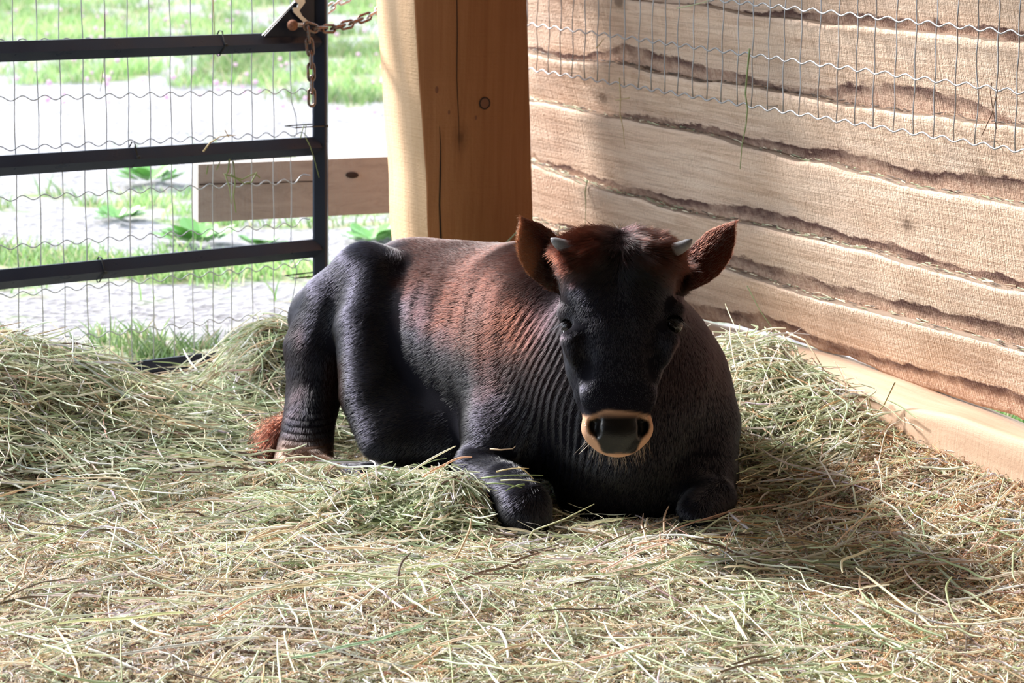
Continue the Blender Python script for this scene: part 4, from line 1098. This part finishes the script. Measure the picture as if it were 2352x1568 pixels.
# ------------------------------------------------------------------ outdoors
def outz(x, y): return -.06 + .02 * noise(np.stack([x, y, x * 0], -1), .8, 121) + .012 * noise(np.stack([x, y, x * 0], -1), 3, 122)
gx1 = np.linspace(-14, 10, 200); gy1 = np.concatenate([np.linspace(-3, 3, 20), np.linspace(3.1, 12, 160), np.linspace(12.2, 60, 90)])
X, Y_ = np.meshgrid(gx1, gy1, indexing='ij'); Z = outz(X, Y_)
ov = np.stack([X, Y_, Z], -1).reshape(-1, 3); nu_, nv_ = X.shape; ii = np.arange(nu_ * nv_).reshape(nu_, nv_)
oq = np.stack([ii[:-1, :-1], ii[1:, :-1], ii[1:, 1:], ii[:-1, 1:]], -1).reshape(-1, 4)
def grassmask(x, y):
    p = np.stack([x, y, x * 0], -1)
    q = np.stack([x, y, x * 0 - .06], -1) - CAM
    zc = np.maximum(q @ fw, .1); ax_ = 1176 + F * (q @ cr) / zc; row = 784 - F * (q @ cu) / zc - .055 * np.clip(ax_, -400, 1200)
    row = row + 16 * noise(p, .9, 131) + 10 * noise(p, 2.6, 132)
    b_ = np.interp(row, [-300, 60, 165, 190, 212, 300, 325, 350, 385, 405, 470, 490, 555, 580, 640, 690, 740, 780, 900], [.62, .60, .62, .5, .08, .0, .36, .12, .30, .62, .60, .06, .06, .52, .55, .34, .34, .60, .5])
    b_ = np.where(((x - CORNER[0]) * WN[0] + (y - CORNER[1]) * WN[1] < -.1) & (y < 5.4), .95, b_)
    return np.clip(b_ + .20 * noise(p, 1.6, 133) + .30 * noise(p, 6, 134), 0, 1)
gmask = grassmask(ov[:, 0], ov[:, 1])
m, nt, b = mat('gravel and turf', (.5, .5, .45), .95, 0, .1); v = coords(nt, 'Object')
at = N(nt, 'ShaderNodeAttribute', attribute_name='turf')
vo = nt.nodes.new('ShaderNodeTexVoronoi'); vo.inputs['Scale'].default_value = 45; nt.links.new(v, vo.inputs['Vector'])
gcol = ramp(nt, math_(nt, 'ADD', math_(nt, 'MULTIPLY', vo.outputs['Color'], .6), math_(nt, 'MULTIPLY', tex(nt, v, 30, 4), .5)), [(.2, (.12, .112, .115)), (.5, (.24, .23, .24)), (.85, (.38, .37, .39))])
tcol = ramp(nt, tex(nt, v, 14, 5, .7), [(.3, (.10, .16, .06)), (.5, (.22, .27, .13)), (.62, (.34, .28, .20)), (.8, (.36, .33, .24))])
fac = ramp(nt, math_(nt, 'ADD', at.outputs['Fac'], math_(nt, 'MULTIPLY', math_(nt, 'SUBTRACT', tex(nt, v, 9, 5, .7), .5), .8)), [(.48, (0,) * 3), (.66, (1,) * 3)])
nt.links.new(mixc(nt, fac, gcol, tcol), b.inputs['Base Color']); bump(nt, b, vo.outputs['Distance'], .8, .01)
props(mk('ground', ov, oq, m, None, np.array([0, 8, -.1]), True, attrs={'turf': ('FLOAT', gmask)}), kind='structure')
m, nt, b = mat('grass blade', (.2, .35, .08), .5, 0, .3)
at = N(nt, 'ShaderNodeAttribute', attribute_name='tint'); nt.links.new(at.outputs['Color'], b.inputs['Base Color'])
tr = nt.nodes.new('ShaderNodeBsdfTranslucent'); nt.links.new(at.outputs['Color'], tr.inputs[0]); ms = nt.nodes.new('ShaderNodeMixShader'); ms.inputs[0].default_value = .4
nt.links.new(b.outputs[0], ms.inputs[1]); nt.links.new(tr.outputs[0], ms.inputs[2]); nt.links.new(ms.outputs[0], nt.nodes['Material Output'].inputs[0])
M_GRASS = m
ng = 330000
yy = 4.9 + 19 * rng.random(ng) ** 1.35; xx = (rng.random(ng) * 2 - 1); xx = np.where(rng.random(ng) < .88, -yy * .02 - np.abs(xx) * yy * .24 + .05, np.abs(xx) * yy * .3)
m_ = grassmask(xx, yy); q2 = np.stack([xx, yy], 1)
keep = (rng.random(ng) < sst(.48, .95, m_) * .55) & (gate_side(q2) < -.12) | ((np.einsum('ij,j->i', np.c_[xx, yy] - CORNER[:2], WN[:2]) < -.25) & (rng.random(ng) < .8) & (yy < 5.4))
keep &= ~((gate_side(q2) > -.12) & (((q2 - CORNER[:2]) @ WN[:2]) > -.2))
xx, yy, m_ = xx[keep], yy[keep], m_[keep]; n = len(xx)
tuft = noise(np.stack([xx, yy, xx * 0], -1), 3, 141)
hgt = (.02 + .05 * rng.random(n)) * (.8 + .9 * np.clip(tuft, 0, 1) + .5 * (yy > 12)); az = rng.random(n) * 6.28; ln = .3 + .6 * rng.random(n)
t = np.linspace(0, 1, 4)
gp_ = np.stack([xx[:, None] + np.cos(az)[:, None] * hgt[:, None] * ln[:, None] * t ** 1.6, yy[:, None] + np.sin(az)[:, None] * hgt[:, None] * ln[:, None] * t ** 1.6, outz(xx, yy)[:, None] + hgt[:, None] * t], -1)
gc = (1 + .5 * noise(np.stack([xx, yy, xx * 0], -1), 1.8, 151))[:, None] * np.array([(.22, .36, .12), (.32, .44, .18), (.15, .27, .09), (.48, .43, .28), (.27, .38, .22)])[rng.choice(5, n, p=[.3, .25, .2, .12, .13])] * (.8 + .4 * rng.random((n, 1)))
gr_ = (.0012 + .0022 * rng.random(n))[:, None] * (1 + .06 * (yy[:, None] - 5)) * np.array([1, .9, .6, .15])
props(hair_object('grass', gp_, gr_, gc, M_GRASS), 'sunlit short green grass growing in patches on the gravel outside', 'grass', kind='stuff')
# leafy weeds: rosettes of broad leaves
m_weed, nt, b = mat('weed leaf', (.17, .38, .10), .45, 0, .4)
def weed(px, py, s, label):
    d = ray(px, py); p = CAM + d * ((-.05 - CAMH) / d[2]); vs, fs = [], []
    for k in range(26):
        a = random.random() * 6.28; L = s * (.5 + .7 * random.random()); e = .25 + .7 * random.random(); wdt = L * .28; o_ = np.array([math.cos(a), math.sin(a), 0]); sd_ = np.array([-o_[1], o_[0], 0])
        st_ = p + o_ * random.random() * s * .7
        for j, (t, w_) in enumerate([(0, .15), (.3, .8), (.6, 1), (.85, .6), (1, .05)]):
            c = st_ + o_ * L * t * math.cos(e) + UP * (L * math.sin(e) * (t - .35 * t * t)); vs += [c - sd_ * wdt * w_, c - UP * wdt * .25 * w_, c + sd_ * wdt * w_]
        b0 = len(vs) - 15
        for j in range(4):
            for i in (0, 1): fs.append((b0 + j * 3 + i, b0 + j * 3 + i + 1, b0 + j * 3 + i + 4, b0 + j * 3 + i + 3))
    props(mk('leafy_weed', vs, fs, m_weed), label, 'weed')
weed(455, 552, .11, 'low leafy weed on the gravel just below the grey plank')
weed(850, 548, .09, 'leafy weed on the gravel between gate stile and timber post')
weed(345, 412, .10, 'leafy weed seen through the gate just under the middle rail')
weed(270, 500, .07, 'small weed on the gravel left of the grey plank')
weed(600, 560, .06, 'small leafy weed under the grey plank, right of the large one')
# clover flowers
nf_ = 170; yy = 11 + 10 * rng.random(nf_); xx = -yy * (.03 + .2 * rng.random(nf_)); mb = MB()
vv, ff = uvball((0, 0, 0), 1, 6, 4)
for k in range(nf_):
    r = .007 + .008 * random.random(); c = (xx[k], yy[k], outz(xx[k:k+1], yy[k:k+1])[0] + .07 + .05 * random.random())
    mb.add([(c[0] + r * a, c[1] + r * b2, c[2] + r * d2) for a, b2, d2 in vv], ff)
props(mb.build('clover_flowers', mat('clover pink', (.62, .36, .52), .7)[0]), 'pale pink clover flowers scattered in the grass far outside the gate', 'flowers', kind='stuff')

# ------------------------------------------------------------------ shed shell out of the picture: roof, end wall
M_SHED = wood('shed boards', 'Object', (.30, .19, .11), (.24, .15, .08), (.15, .09, .05), 0, False, False, .3)
RZ = 2.55
def pl(u_, v_): return CORNER + GD * u_ + WD * v_
c4 = [pl(-4.6, -.35), pl(.25, -.35), pl(.25, 5.2), pl(-4.6, 5.2)]
vs = [[p[0], p[1], RZ] for p in c4] + [[p[0], p[1], RZ + .08] for p in c4]
bx = [(0, 1, 2, 3), (7, 6, 5, 4), (0, 4, 5, 1), (1, 5, 6, 2), (2, 6, 7, 3), (3, 7, 4, 0)]
props(mk('ceiling', vs, bx, M_SHED), kind='structure')
c4 = [pl(-4.5, 5.0), pl(.12, 5.0), pl(.12, 5.08), pl(-4.5, 5.08)]
vs = [[p[0], p[1], -.05] for p in c4] + [[p[0], p[1], RZ] for p in c4]
props(mk('wall_front', vs, bx, M_SHED), kind='structure')

c4 = [pl(-4.42, 1.5), pl(-4.34, 1.5), pl(-4.34, 5.0), pl(-4.42, 5.0)]  # unseen side wall, added to hold light off the calf's face
vs = [[p[0], p[1], -.05] for p in c4] + [[p[0], p[1], RZ] for p in c4]
props(mk('wall_left', vs, bx, M_SHED), kind='structure')
